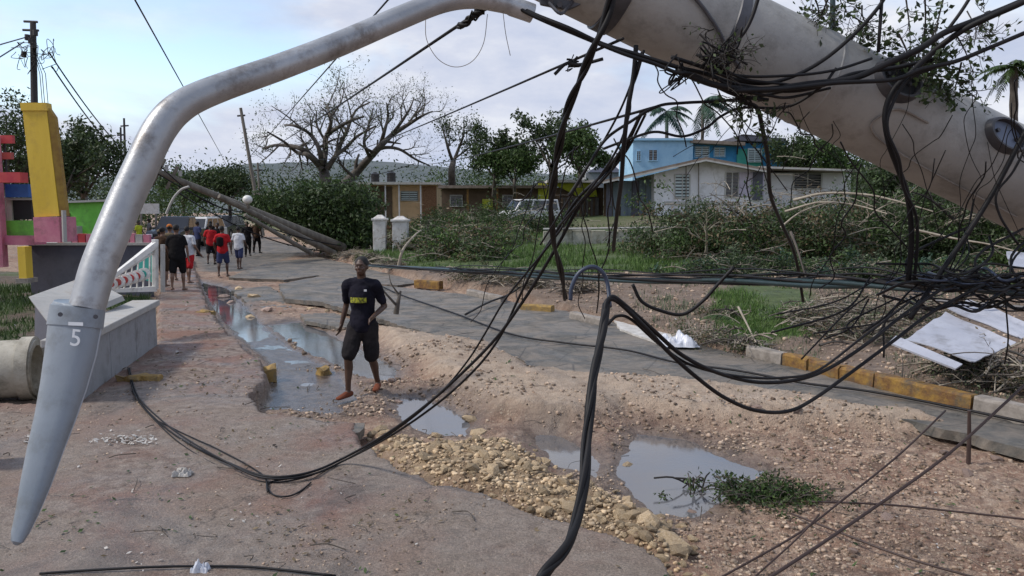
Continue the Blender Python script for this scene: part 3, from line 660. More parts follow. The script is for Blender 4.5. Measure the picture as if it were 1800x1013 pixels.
pbx('green_wall', M['grn2'], bh, 1296, 1340, 262, 300, 62.8, .15)
win(bh, 1141, 1155, 264, 282, 62, 'louvre', 4, 'skyb'); win(bh, 1222, 1246, 258, 276, 63, 'louvrel', 5, 'skyb'); win(bh, 1316, 1338, 262, 284, 62.7, 'louvrel', 6, 'louvrel'); win(bh, 1256, 1274, 260, 275, 63, 'louvrel', 4, 'skyb'); win(bh, 1120, 1126, 266, 282, 62, 'louvre', 4, 'skyb'); win(bh, 1356, 1370, 264, 282, 63, 'louvre', 4, 'midb')
bz = empty('beige_bungalow', (W(690, 385, 62).x, 62, .9), label='beige and orange flat roofed bungalow behind the gate pillars', category='house')
pbx('wall', M['cream'], bz, 618, 768, 324, 400, 62, 7); pbx('flat_roof', M['fascia'], bz, 606, 774, 320.5, 324.5, 60.8, 9)
pbx('painted_veranda_shade', M['brown'], bz, 618, 690, 328, 400, 61.9, .08); pbx('brick_wall', M['rust'], bz, 742, 768, 328, 400, 61.9, .08)  # thin dark sheet on the cream wall paints the veranda's shade
for xx in (648, 676, 700, 738): pbx('veranda_post', M['hwhite'], bz, xx, xx+3, 324.5, 395, 61.0, .2)
win(bz, 626, 644, 334, 350, 61.85, 'louvrel', 4); win(bz, 705, 734, 337, 352, 61.95, 'louvrel', 4)
for lb, x0, x1, y0, y1 in (('left black water tank on the beige bungalow roof', 652, 667, 303, 320), ('right black water tank on the beige bungalow roof', 680, 696, 301, 320)):
    A_ = W((x0+x1)/2, y1, 64); r_ = (x1-x0)/2/F*64; h_ = (y1-y0)/F*64
    t = empty('water_tank', tuple(A_), label=lb, category='water tank', group='rooftop water tanks')
    MB().tube([A_, A_+Vector((0, 0, h_*.25)), A_+Vector((0, 0, h_*.27)), A_+Vector((0, 0, h_*.5)), A_+Vector((0, 0, h_*.52)), A_+Vector((0, 0, h_*.8)), A_+Vector((0, 0, h_*.95))], [r_, r_, r_*.94, r_, r_*.94, r_, r_*.5], 18).build('tank_body', M['tank'], t)
    MB().tube([A_+Vector((0, 0, h_*.94)), A_+Vector((0, 0, h_))], r_*.3, 12).build('lid', M['tank'], t)
yb = empty('brown_bungalow', (W(910, 385, 54).x, 54, 1), label='brown bungalow with shaded porch and lime yellow gable panels', category='house')
pbx('wall', M['brown'], yb, 776, 1060, 330, 410, 54, 7); pbx('flat_roof', M['fascia'], yb, 962, 1066, 316, 321, 52.6, 9); pbx('flat_roof', M['roofbr'], yb, 770, 962, 326, 331, 52.8, 9)
MB().prism([W(946, 348, 53.6), W(946, 322, 53.6), W(966, 322, 53.6), W(962, 366, 53.6), W(944, 366, 53.6)], (0, .2, 0)).build('lime_pillar', M['lime'], yb)
MB().prism([W(966, 322.5, 53.6), W(1046, 322.5, 53.6), W(1050, 346, 53.6), W(1016, 346, 53.6), W(990, 332, 53.6)], (0, .2, 0)).build('lime_panel', M['lime'], yb)
for xx in (820, 872, 905): pbx('porch_post', M['kerbyel'], yb, xx, xx+4, 331, 392, 53.2, .2)
pbx('lime_block', M['lime'], yb, 848, 866, 350, 368, 53.8, .15)
win(yb, 792, 812, 344, 362, 53.95, 'louvre', 4); win(yb, 884, 900, 344, 362, 53.95, 'louvre', 4)
pbx('garage_door', M['louvre'], yb, 984, 1052, 348, 396, 53.7, .2)
for k in range(8): pbx('door_rib', M['brown'], yb, 986+8*k, 990+8*k, 349, 395, 53.64, .05)
gp = empty('grey_gabled_house', (W(1066, 320, 75).x, 75, 2), label='distant house with dark slate pyramid roof beyond the brown bungalow', category='house')
pbx('wall', M['conc'], gp, 1030, 1096, 303, 340, 75, 5)
Aq = W(1034, 303, 74.7); Bq = W(1094, 303, 74.7); ap = W(1068, 281, 77.5)
MB().add([Aq, Bq, Bq+Vector((0, 6, 0)), Aq+Vector((0, 6, 0)), ap], [(0, 1, 4), (1, 2, 4), (2, 3, 4), (3, 0, 4), (3, 2, 1, 0)]).build('pyramid_roof', mat('blue slate roof', (.035, .04, .06), .6, (.05, .055, .08), 4), gp)
# low garden wall
gw = empty('garden_wall', (W(1100, 430, 31).x, 31, .5), label='low pale garden wall between the lawn and the white bungalow', category='wall')
M['gwall'] = mat('pale rough wall', (.30, .29, .24), .9, (.44, .42, .36), 3, .02, 12, dirt=(.16, .15, .10), dscale=2.5, damt=.9)
rr = random.Random(8); xx = 955
while xx < 1500:
    wd = rr.uniform(18, 34); pbx('wall_block', M['gwall'], gw, xx, xx+wd-.8, 405+rr.uniform(-1.5, 2.5), 450, 31+rr.uniform(-.05, .05), .25, bevel=.02); xx += wd
MB().tube([W(955, 403, 30.9), W(1190, 400, 30.9)], .05, 6).build('top_rail', M['concw'], gw)
# ================================================================ LEANING POLE, STREET LAMP, CABLES
M['pole'] = mat('grey weathered pole', (.26, .255, .24), .6, (.36, .355, .335), 2.0, .0025, 45, dirt=(.14, .135, .12), dscale=7, damt=.6)
M['polebr'] = mat('dark steel fitting', (.05, .05, .055), .5, (.09, .09, .10), 9, metal=.3)
M['bluegrey'] = mat('blue grey steel', (.09, .11, .16), .45, (.14, .16, .21), 8, metal=.3)
p0 = W(955, -92, 3.2); p1 = W(1900, 369, 3.8); pd = (p1-p0).normalized()
kk = (-0.1-p1.z)/pd.z; p2 = p1+pd*kk
r0_, r1_ = .188, .222; Ltot = (p2-p0).length; rg_ = lambda t: r0_+(r1_-r0_)*t/((p1-p0).length)
lp = empty('leaning_pole', tuple(p2), label='thick grey street pole fallen diagonally across the upper right, wrapped in black cables', category='pole')
mb = MB(); nn = 24
mb.tube([p0+pd*Ltot*i/nn for i in range(nn+1)], [rg_(Ltot*i/nn) for i in range(nn+1)], 48)
mb.build('pole_shaft', M['pole'], lp, smooth=True)
def ax_at(px):      # point on the pole axis seen at pixel column px
    u = (px-900)/F; t = None
    lo, hi = 0, Ltot
    for _ in range(40):
        m_ = (lo+hi)/2; q = p0+pd*m_; v_ = q-Vector((0, 0, CH)); dep = v_.y*CP-v_.z*SP
        if v_.x/dep < u: lo = m_
        else: hi = m_
    return (lo+hi)/2
Nc = (Vector((0, 0, CH))-(p0+p1)/2); Nc = (Nc-pd*Nc.dot(pd)).normalized(); Uc = Nc.cross(pd).normalized(); Uc = Uc if Uc.z > 0 else -Uc
def on_pole(px, ang, lift=0.0):
    t = ax_at(px); n_ = Nc*math.cos(ang)+Uc*math.sin(ang); return p0+pd*t+n_*(rg_(t)+lift), n_
def band(name, px, wd, th, m):
    t = ax_at(px); r = rg_(t)
    mbb = MB(); mbb.tube([p0+pd*(t-wd/2), p0+pd*(t-wd/2+.004), p0+pd*(t+wd/2-.004), p0+pd*(t+wd/2)], [r+.0005, r+th, r+th, r+.0005], 48, caps=False); return mbb.build(name, m, lp, smooth=True)
band('clamp_band', 1262, .05, .006, M['polebr']); band('clamp_band', 1085, .07, .008, M['polebr']); band('weld_seam', 1425, .012, .003, M['pole'])
def boss(name, px, ang, rx, ry, hgt, m, inner):
    c, n_ = on_pole(px, ang, 0); tx = (pd-n_*pd.dot(n_)).normalized(); ty = n_.cross(tx)
    o_ = empty(name, tuple(c-origin(lp))); o_.parent = lp; nv = 28
    def rg2(s_, h): return [c+tx*rx*s_*math.cos(2*math.pi*k/nv)+ty*ry*s_*math.sin(2*math.pi*k/nv)+n_*h for k in range(nv)]
    rs = [rg2(1.08, -.05), rg2(1.04, hgt*.6), rg2(.97, hgt), rg2(.86, hgt), rg2(.82, -.03)]
    vs = [v for r in rs for v in r]; fs = [(j*nv+k, j*nv+(k+1) % nv, (j+1)*nv+(k+1) % nv, (j+1)*nv+k) for j in range(4) for k in range(nv)]
    MB().add(vs, fs).build('rim', m, o_, smooth=True)
    MB().add(rg2(.83, hgt*.25), [tuple(range(nv))]).build('inner_disc', inner, o_)
    for sx in (-.5, .5): MB().tube([c+tx*rx*sx+n_*hgt*.2, c+tx*rx*sx+n_*(hgt*.25+.012)], .009, 6).build('bolt', M['polebr'], o_)
    return o_
boss('hand_hole', 1692, .66, .105, .07, .03, M['polebr'], M['bluegrey'])
boss('hand_hole', 1512, .72, .11, .085, .03, M['polebr'], M['darkin'])  # near-black inner disc paints the dark inside of the open hole
# conduit running along the shaft
MB().tube(catmull([on_pole(x, a_, .012)[0] for x, a_ in ((1065, .75), (1120, .62), (1180, .38), (1225, .1), (1255, -.15), (1290, -.4))], 6), .008, 8).build('conduit', M['polebr'], lp, smooth=True)
MB().tube(catmull([on_pole(x, a_, .008)[0] for x, a_ in ((1575, .2), (1530, .2), (1512, 0), (1506, -.3), (1540, -.5), (1640, -.62), (1780, -.7))], 6), .0045, 6).build('strap_wire', M['kerbcon'], lp, smooth=True)
# ---- street lamp on its arm
M['galv'] = mat('brushed galvanised tube', (.30, .31, .32), .38, (.42, .43, .44), 5, .0008, 80, metal=.45, streak=(1, 1, 1), dirt=(.12, .10, .085), dscale=7, damt=.8)
M['lampm'] = mat('pale blue grey lamp housing', (.19, .225, .26), .45, (.25, .285, .325), 2.2, .0008, 60, metal=.1, dirt=(.14, .15, .15), dscale=7, damt=.75)
sl_ = empty('street_lamp', tuple(W(150, 540, 2.1)), label='broken street lamp, bent tube arm with tapered blue grey head hanging at the left', category='street lamp')
path = [(936, 24, 3.10, 14), (905, 13, 3.08, 14.5), (872, 4, 3.05, 16), (830, -3, 3.0, 17.5), (775, 4, 2.93, 18.5), (700, 33, 2.83, 19.5), (600, 76, 2.70, 20.5), (500, 115, 2.57, 22), (400, 150, 2.45, 23.5), (345, 172, 2.38, 25), (312, 192, 2.34, 26.5), (288, 217, 2.31, 27.5), (268, 250, 2.28, 28), (246, 298, 2.25, 28.5), (222, 350, 2.22, 29), (197, 410, 2.18, 29.5), (172, 474, 2.14, 30), (152, 545, 2.10, 30)]
cp_ = catmull([W(x, y, d) for x, y, d, r in path], 6); rp = [r/F*d for x, y, d, r in path]
rad = [float(np.interp(i/6, range(len(path)), rp)) for i in range(len(cp_))]
MB().tube(cp_[3:], rad[3:], 28).build('arm_tube', M['galv'], sl_, smooth=True)
MB().tube([cp_[0], cp_[2], cp_[7], cp_[8]], [rad[0]*1.16]*3+[rad[7]], 28).build('arm_end_sleeve', M['galv'], sl_, smooth=True)
MB().tube([cp_[0]+(cp_[0]-cp_[2])*.02, cp_[0]+(cp_[0]-cp_[2])*.06], [rad[0]*.95, rad[0]*.95], 20).build('sleeve_bore', M['darkin'], sl_)  # solid dark plug painting the unlit hollow of the tube end
# bracket between sleeve and pole
br = empty('arm_bracket', tuple(cp_[0]-origin(sl_))); br.parent = sl_
q_ = W(985, -14, 3.12)
MB().prism([W(938, -30, 3.14), W(1010, -34, 3.14), W(1030, 4, 3.14), (W(998, 18, 3.14)), W(950, 8, 3.14)], (0, .02, 0)).build('bracket_plate', M['polebr'], br, bevel=.003)
for x, y in ((968, 4), (984, 8), (960, -10)): MB().tube([W(x, y, 3.10), W(x, y, 3.2)], .012, 6).build('bolt', M['polebr'], br)
MB().tube(catmull([W(965, 5, 3.1), W(985, 24, 3.08), W(1000, 10, 3.12), W(1012, -6, 3.16)], 5), .007, 6).build('strap', M['polebr'], br, smooth=True)
# head: flattened tapering shell
secs = [(138, 531, 34, 2.10), (138, 533, 40, 2.10), (137, 540, 43.5, 2.10), (132, 575, 44.5, 2.09), (125, 620, 43, 2.07), (112, 680, 39, 2.05), (97, 735, 34.5, 2.02), (80, 790, 30.5, 1.99), (63, 850, 26, 1.96), (48, 900, 20, 1.93), (35, 937, 15, 1.91), (30, 952, 11, 1.90), (28, 957, 5, 1.90)]
hp = [W(x, y, d) for x, y, w_, d in secs]; hw = [w_/F*d for x, y, w_, d in secs]
def shell(mb, k0, k1, scale, dep, off=0.0, n=32, exp=.8):
    vs = []
    for i in range(k0, k1+1):
        t = (hp[min(i+1, len(hp)-1)]-hp[max(i-1, 0)]).normalized(); fwd = Vector((0, -1, 0)); fwd = (fwd-t*fwd.dot(t)).normalized(); sd_ = t.cross(fwd)
        for k in range(n):
            a_ = 2*math.pi*k/n; cx, cy = math.cos(a_), math.sin(a_)
            cx = math.copysign(abs(cx)**exp, cx); cy = math.copysign(abs(cy)**exp, cy)
            vs.append(hp[i]+sd_*cx*hw[i]*scale+fwd*(cy*hw[i]*dep+off))
    m_ = k1-k0
    fs = [(i*n+k, i*n+(k+1) % n, (i+1)*n+(k+1) % n, (i+1)*n+k) for i in range(m_) for k in range(n)]
    fs += [tuple(range(n))[::-1], tuple(range(m_*n, m_*n+n))]
    return mb.add(vs, fs)
hd = empty('lamp_head', (0, 0, 0)); hd.parent = sl_
shell(MB(), 0, len(hp)-1, 1, .62).build('housing', M['lampm'], hd, smooth=True)
shell(MB(), 2, len(hp)-3, 1.035, .10, -.004).build('seam_rim', mat('lamp rim', (.35, .38, .42), .4, metal=.2), hd, smooth=True)
shell(MB(), 2, 3, 1.045, .66).build('collar', M['lampm'], hd, smooth=True)
for k_, (x_, y_) in enumerate(((106, 553), (168, 557))): MB().tube([W(x_, y_, 2.04), W(x_, y_, 2.025)], .006, 8).build('screw', M['polebr'], hd)
sk_ = MB(); st = [W(120, 568, 2.035), W(147, 568, 2.035), W(143, 606, 2.03), (W(117, 606, 2.03))]
fn = bpy.data.curves.new('tx', 'FONT'); fn.body = '5'; fn.size = .062; fn.extrude = .0008; to = bpy.data.objects.new('tx', fn); COL.objects.link(to)
dg = bpy.context.evaluated_depsgraph_get(); tm = bpy.data.meshes.new_from_object(to.evaluated_get(dg)); bpy.data.objects.remove(to)
M['sticker'] = mat('white sticker', (.62, .65, .68), .5)
o = link('number_sticker', tm, M['sticker'], hd); o.location = W(121, 607, 2.018)-origin(hd); o.rotation_euler = (math.radians(84), math.radians(6), 0)
b = MB(); b.quad(W(120, 566, 2.022), W(146, 567, 2.022), W(146, 573, 2.021), W(120, 572, 2.021)); b.build('sticker_bar', M['sticker'], hd)
# ---- cables
M['cable'] = mat('black cable rubber', (.006, .006, .007), .55, (.014, .013, .014), 9, spec=.22)
M['cableb'] = mat('dark blue cable sheath', (.02, .03, .055), .4, (.035, .05, .09), 9)
M['cabler'] = mat('dark brown wire', (.035, .018, .014), .6, (.05, .03, .025), 9)
M['cableg'] = mat('greenish black cable', (.012, .028, .030), .4, (.02, .04, .045), 9)
def cab(label, pts, r, m='cable', n=7, name='cable', cat='cable', jit=0.0, group=None):
    P_ = [Vector(W(*p)) if len(p) == 3 else G(p[0], p[1], p[2])+Vector((0, 0, p[3])) for p in pts]
    c = catmull(P_, 7); r *= 1.12
    if jit:
        s0 = random.random()*99
        c = [p+Vector((mn.noise(p*2+Vector((s0, 0, 0))), mn.noise(p*2+Vector((0, s0, 0))), mn.noise(p*2+Vector((0, 0, s0)))))*jit for p in c]
    o = MB().tube(c, r, n).build(name, M[m], smooth='all', label=label, category=cat, group=group)
    return o
def bundle(label, pts, r, k, spread, m='cable', name='cable_bundle', offs=None, twist=2.0, taper=None):
    P_ = catmull([Vector(W(*p)) if len(p) == 3 else G(p[0], p[1], p[2])+Vector((0, 0, p[3])) for p in pts], 8); r *= 1.1
    t = empty(name, tuple(P_[-1]), label=label, category='cable bundle'); ln = len(P_)
    for j in range(k):
        ph = 2*math.pi*j/k; q = []
        for i, p in enumerate(P_):
            a_ = ph+twist*i/ln*2*math.pi; tt = (P_[min(i+1, ln-1)]-P_[max(i-1, 0)]).normalized(); u_ = tt.orthogonal() if abs(tt.y) > .95 else tt.cross(Vector((0, 1, 0))).normalized(); w_ = tt.cross(u_)
            sp = spread*(1+.9*mn.noise(Vector((i*.09, j*7.1, 0)))) if not callable(spread) else spread(i/ln)
            q.append(p+u_*math.cos(a_)*sp+w_*math.sin(a_)*sp*.8)
        MB().tube(q, r*(.8+.4*((j*7) % 3)/2), 6).build('strand', M[m if j % 3 else 'cable'], t, smooth='all')
    return t
bundle('thick black cable pair dropping from the pole top centre to the far verge', [(1078, -60, 2.85), (1074, 0, 2.87), (1048, 75, 2.9), (1022, 135, 3.0), (998, 190, 3.1), (984, 250, 3.3), (974, 310, 3.5), (968, 360, 3.7), (973, 425, 4.0), (986, 480, 4.4), (994, 526, 4.8)], .0095, 2, .008, twist=4)
bundle('three strand cable bundle sagging from centre down onto the walk at lower left', [(1130, 200, 3.6), (1098, 262, 3.8), (1060, 312, 4.0), (1018, 355, 4.1), (978, 418, 4.3), (938, 478, 4.5), (903, 532, 4.7), (868, 590, 4.9), (825, 645, 5.1), (765, 704, 5.4), (690, 760, 5.75), (610, 816, .0, .05), (540, 842, .0, .03), (465, 846, .0, .02), (400, 822, .0, .02), (330, 784, .0, .02), (280, 745, 0, .02), (240, 700, 0, .02), (226, 650, 0, .02)], .0075, 3, lambda f: .012+.045*math.exp(-((f-.36)/.13)**2)+.03*math.exp(-((f-.8)/.1)**2), twist=1.4)
cab('short frayed cable end lying below the bundle on the walk', [(520, 842, 0, .01), (470, 850, 0, .01), (478, 870, 0, .01), (510, 874, 0, .01), (545, 850, 0, .01)], .006, jit=.02)
cab('thin second cable lying on the walk above the sagging bundle', [(232, 690, 0, .012), (270, 735, 0, .012), (340, 772, 0, .012), (410, 806, 0, .012), (462, 838, 0, .012), (470, 868, 0, .012)], .006, jit=.015)
bundle('thick black cable pair rising from the bottom edge to the bend at centre', [(938, 1040, 1.62), (958, 1008, 1.64), (998, 962, 1.7), (1016, 905, 1.78), (1026, 840, 1.86), (1034, 750, 1.98), (1042, 680, 2.06), (1052, 620, 2.14), (1060, 570, 2.2), (1066, 535, 2.25)], .0072, 3, .0065, twist=2)
cab('black cable bending at centre and sagging deep towards the right tangle', [(1062, 556, 2.22), (1068, 528, 2.24), (1088, 532, 2.26), (1130, 572, 2.3), (1178, 622, 2.4), (1225, 664, 2.5), (1275, 700, 2.6), (1330, 722, 2.7), (1385, 723, 2.8), (1430, 702, 2.85), (1500, 652, 2.95), (1570, 600, 3.05), (1640, 548, 3.15), (1730, 500, 3.2)], .0062)
cab('upper black cable of the pair sagging right from the centre bend', [(1064, 540, 2.24), (1076, 522, 2.25), (1100, 538, 2.27), (1150, 582, 2.35), (1200, 625, 2.45), (1260, 655, 2.55), (1330, 672, 2.7), (1400, 668, 2.8), (1460, 646, 2.9), (1530, 600, 3.0), (1590, 552, 3.1), (1660, 505, 3.2)], .0062)
cab('middle black cable leaving the centre bend below the upper pair', [(1068, 570, 2.26), (1085, 556, 2.28), (1110, 562, 2.3), (1160, 606, 2.4), (1215, 642, 2.5), (1300, 662, 2.62), (1380, 664, 2.72), (1440, 650, 2.85), (1520, 590, 3.0), (1600, 530, 3.1)], .0042)
cab('blue grey cable loop arching over the verge beside the centre bend', [(1003, 528, 3.3), (1005, 505, 3.3), (1018, 480, 3.3), (1040, 469, 3.3), (1058, 478, 3.3), (1068, 500, 3.3), (1072, 540, 3.25)], .008, 'cableb')
cab('long black cable lying over the asphalt from centre to the right kerb', [(672, 505, -.04, .02), (705, 520, -.04, .02), (800, 553, -.04, .02), (900, 590, -.04, .02), (1000, 606, -.04, .02), (1100, 618, -.04, .02), (1190, 640, -.04, .02), (1300, 655, -.04, .02), (1410, 676, -.04, .02), (1520, 690, -.04, .02), (1640, 712, -.04, .02), (1830, 752, -.04, .02)], .014)
cab('thin dark cable leaning from the mud onto the asphalt left of centre', [(818, 553, 0, .0), (858, 536, 0, .05), (900, 522, 0, .1), (945, 500, 0, .3)], .02)
cab('black cable drooping over the verge grass in a shallow bowl shape', [(1112, 500, 5), (1128, 530, 5), (1160, 546, 5), (1200, 553, 5), (1235, 530, 5), (1262, 500, 5), (1290, 470, 5)], .010)
cab('thick black cable arcing down in front of the pole right of centre', [(1830, -12, 3.0), (1790, 8, 3.02), (1740, 30, 3.05), (1690, 55, 3.1), (1640, 92, 3.15), (1600, 130, 3.15), (1570, 160, 3.15), (1556, 200, 3.15), (1562, 250, 3.15), (1580, 300, 3.2), (1596, 350, 3.25), (1602, 420, 3.3), (1596, 495, 3.35)], .0105)
cab('black cable strand twisting beside the thick arc in front of the pole', [(1640, 120, 3.12), (1596, 140, 3.12), (1566, 190, 3.12), (1560, 230, 3.12), (1580, 280, 3.14), (1588, 330, 3.2), (1610, 380, 3.25), (1612, 440, 3.3), (1606, 500, 3.35)], .006)
cab('black cable crossing the pole foot near the right edge', [(1830, 190, 3.3), (1800, 236, 3.3), (1772, 290, 3.3), (1742, 345, 3.3), (1700, 412, 3.3), (1660, 470, 3.3), (1600, 560, 3.2)], .0095)
cab('thin black wire crossing the pole foot beside the thicker one', [(1820, 225, 3.25), (1782, 300, 3.25), (1752, 340, 3.25), (1758, 380, 3.25), (1790, 430, 3.25)], .0045)
cab('thin black cable from the pole belly down past the white house', [(1300, 178, 3.15), (1330, 190, 3.2), (1340, 225, 3.3), (1350, 280, 3.5), (1355, 345, 3.8), (1375, 395, 4.2), (1398, 450, 4.6), (1412, 530, 5.0)], .0085)
# along the lower edge and round the pole
cab('upper of two cables running from the lamp arm end along the pole underside', [(905, 8, 3.08), (940, 26, 3.05), (1000, 50, 3.0), (1060, 78, 3.0), (1120, 96, 3.0), (1190, 118, 3.0), (1240, 130, 3.05), (1300, 150, 3.08), (1380, 160, 3.1), (1440, 152, 3.1), (1500, 130, 3.15), (1570, 120, 3.2), (1640, 105, 3.2)], .0075)
cab('lower of two cables running from the lamp arm end along the pole underside', [(910, 14, 3.06), (950, 34, 3.04), (1040, 72, 3.0), (1100, 96, 2.98), (1150, 112, 2.98), (1190, 128, 2.98), (1220, 132, 3.0), (1290, 166, 3.05), (1350, 176, 3.08)], .0065)
cab('black cable sweeping across the pole face up to the top edge', [(1180, 100, 3.0), (1235, 118, 3.02), (1300, 142, 3.05), (1350, 146, 3.08), (1400, 132, 3.1), (1450, 104, 3.1), (1500, 62, 3.1), (1545, 12, 3.1), (1565, -25, 3.1)], .0068)
cab('thick black cable wrapping the pole and rising to the upper right corner', [(1190, 124, 3.0), (1260, 150, 3.02), (1340, 158, 3.05), (1420, 148, 3.08), (1500, 138, 3.1), (1560, 112, 3.1), (1620, 84, 3.1), (1660, 58, 3.1), (1710, 38, 3.1), (1770, 14, 3.1), (1830, -12, 3.1)], .011)
cab('black cable leaving the pole side towards the right edge palm', [(1290, 160, 3.0), (1380, 156, 3.03), (1470, 146, 3.06), (1570, 140, 3.1), (1620, 122, 3.1), (1680, 108, 3.1), (1740, 84, 3.1), (1830, 46, 3.1)], .0075)
cab('thin black wire branching upward from the thick corner cable', [(1668, 50, 3.1), (1690, 20, 3.1), (1712, -15, 3.1)], .006)
for j, (x0, y0, x1, y1, lb) in enumerate(((1250, 110, 1500, 150, 'third'), (1240, 125, 1460, 168, 'fourth'), (1230, 100, 1530, 118, 'fifth'))):
    cab(f'{("upper","lower","middle")[j]} loose thin wire hugging the dark side of the pole above the blue house', [(x0, y0, 3.02), (x0+60, y0+32, 3.03), ((x0+x1)/2, (y0+y1)/2+22, 3.05), (x1-70, y1+4, 3.1), (x1, y1-14, 3.15)], .005, jit=.02)
cab('curved black cable under the pole that rises to a knot left of it', [(1000, 345, 3.2), (1033, 293, 3.2), (1065, 245, 3.2), (1107, 215, 3.2), (1156, 187, 3.2), (1202, 181, 3.2), (1260, 178, 3.2), (1320, 172, 3.15), (1380, 160, 3.12)], .0055)
cab('lower curved black cable looping under the pole above the blue house', [(1060, 262, 3.3), (1098, 248, 3.3), (1150, 232, 3.3), (1200, 240, 3.3), (1241, 225, 3.3), (1267, 205, 3.3), (1303, 190, 3.3), (1368, 190, 3.2), (1404, 180, 3.15), (1446, 150, 3.1), (1470, 120, 3.1)], .005)
cab('thin black wire hanging beside the twin strand left of the blue house', [(1128, 92, 3.1), (1112, 140, 3.1), (1092, 190, 3.15), (1068, 236, 3.2), (1036, 290, 3.3), (1000, 350, 3.4), (950, 430, 3.6)], .004)
cab('twin black drop cable hanging under the pole left of the blue house', [(1118, 80, 3.1), (1114, 130, 3.1), (1104, 190, 3.1), (1096, 260, 3.15), (1092, 320, 3.3), (1084, 380, 3.6), (1078, 440, 4.0)], .0085)
cab('thin companion of the twin drop cable tangled with it', [(1132, 88, 3.08), (1120, 130, 3.1), (1108, 165, 3.12), (1106, 200, 3.12), (1086, 260, 3.2), (1040, 330, 3.3), (985, 395, 3.6)], .0045)
def clump(name, label, px, py, d, s, k, seed):
    rr = random.Random(seed); c = W(px, py, d); t = MB()
    for i in range(k):
        p = [c+Vector((rr.gauss(0, s), rr.gauss(0, s*.6), rr.gauss(0, s))) for _ in range(4)]
        t.tube(catmull(p, 5), rr.uniform(.002, .0045), 5)
    return t.build(name, M['cable'], smooth='all', label=label, category='cable knot')
clump('cable_knot', 'black knot of cable ends under the pole belly, above the palm', 1190, 128, 3.0, .03, 9, 3)
clump('cable_knot', 'black knot with short ends on the long cable left of the thick drop', 1004, 110, 3.1, .018, 5, 4)
clump('cable_knot', 'small black splice on the cable just below the lamp arm', 838, 24, 3.1, .014, 4, 5)
clump('cable_knot', 'brown black twig and wire knot on the pole face, upper centre', 1268, 92, 2.98, .045, 12, 6)
cab('short black cable end from the top edge to the twig knot on the pole', [(1335, -10, 3.0), (1322, 30, 3.0), (1304, 62, 3.0), (1272, 90, 3.0)], .0065)
cab('short split cable stub pointing down left of the thick drop', [(1060, 104, 3.05), (1020, 114, 3.08), (996, 112, 3.1), (975, 131, 3.1)], .006)
cab('thin black wire hanging vertically behind the pole near the twigs', [(1464, -30, 4.3), (1464, 40, 4.3), (1465, 90, 4.3)], .013, 'cableg')
cab('thin black wire hanging vertically from the top edge to the pole hole', [(1552, -30, 3.1), (1549, 20, 3.1), (1546, 60, 3.1), (1544, 92, 3.12)], .006)
cab('thin pale wire loop hanging in the sky below the lamp arm', [(748, 30, 3.0), (750, 70, 3.0), (770, 104, 3.0), (800, 118, 3.0), (830, 108, 3.0), (850, 76, 3.0), (857, 25, 3.0)], .0012, 'kerbcon')
cab('short pale wire hanging in the sky left of the sleeve end', [(884, 20, 3.05), (889, 60, 3.05), (897, 98, 3.05)], .0012, 'kerbcon')
# overhead spans
def span(label, a_, b_, r, sag=0.0, m='cable', name='power_line'):
    pts = [a_.lerp(b_, i/24)-Vector((0, 0, sag*4*(i/24)*(1-i/24))) for i in range(25)]
    return MB().tube(pts, r, 5).build(name, M[m], smooth='all', label=label, category='power line')
span('power line falling steeply through the blue sky behind the lamp arm bend', W(215, -40, 9), W(402, 296, 55), .011)
span('power line crossing behind the lamp arm towards the leaning far pole', W(735, -60, 9), W(432, 284, 46), .013)
span('power line from the splice under the lamp arm to the leaning far pole', W(852, 14, 3.15), W(440, 276, 46), .0075, .12)
bundle('short doubled cable end at the splice below the lamp arm', [(852, 14, 3.1), (838, 24, 3.1), (820, 38, 3.12), (806, 48, 3.15)], .006, 3, .008)
span('power line from the pole knot down to the bare tree', W(1095, 68, 3.05), W(560, 280, 40), .0062, .15)
span('low power line passing in front of the green trees towards the pole', W(1156, 187, 3.2), W(728, 288, 30), .0065, .10)
span('faint power line running left from the green trees to the far pole', W(728, 288, 30), W(446, 340, 46), .014, .3)
# right tangle
for j, (dy, lb) in enumerate(((0, 'lowest'), (-16, 'middle'), (-28, 'topmost'))):
    bundle(f'{lb} black cable bundle stretched level across the verge to the right edge', [(640+j*60, 466+j*4, 13), (800, 476-j*2, 9.5), (940, 484+dy*.3, 7.5), (1100, 492+dy*.4, 6), (1300, 496+dy*.5, 5), (1480, 498+dy*.6, 4.2), (1600, 503+dy*.6, 3.8), (1700, 506+dy*.7, 3.6), (1840, 512+dy*.8, 3.5)], (.013, .007, .005)[j], (3, 3, 2)[j], (.012, .02, .03)[j], m=('cableg', 'cable', 'cable')[j], twist=3)
rr = random.Random(12)
tg = empty('cable_tangle', tuple(W(1700, 505, 3.4)), label='dense tangle of black cables above the white roofing sheet at the right edge', category='cable tangle')
for k in range(24):
    y = rr.uniform(474, 536); x = rr.uniform(1540, 1640); pts = []
    for i in range(7):
        f = i/6; pts.append(W(x+f*(1830-x), y+rr.uniform(-13, 13)+f*rr.uniform(-18, 18), 3.3+rr.uniform(-.15, .25)))
    MB().tube(catmull(pts, 6), rr.uniform(.002, .007), 6).build('strand', M[rr.choice(['cable', 'cable', 'cableb'])], tg, smooth='all')
for k in range(9):
    x = rr.uniform(1520, 1640); y = rr.uniform(480, 530)
    MB().tube(catmull([W(x, y, 3.35), W(x-rr.uniform(30, 90), y+rr.uniform(20, 60), 3.3), W(x-rr.uniform(60, 190), y+rr.uniform(50, 120), 3.25)], 6), rr.uniform(.003, .006), 6).build('strand', M['cable'], tg, smooth='all')
for k in range(7):
    x = rr.uniform(1600, 1790); 
    MB().tube(catmull([W(x, 500, 3.35), W(x+rr.uniform(-20, 60), 450, 3.4), W(x+rr.uniform(20, 110), rr.uniform(350, 420), 3.5)], 6), rr.uniform(.003, .006), 6).build('strand', M['cable'], tg, smooth='all')
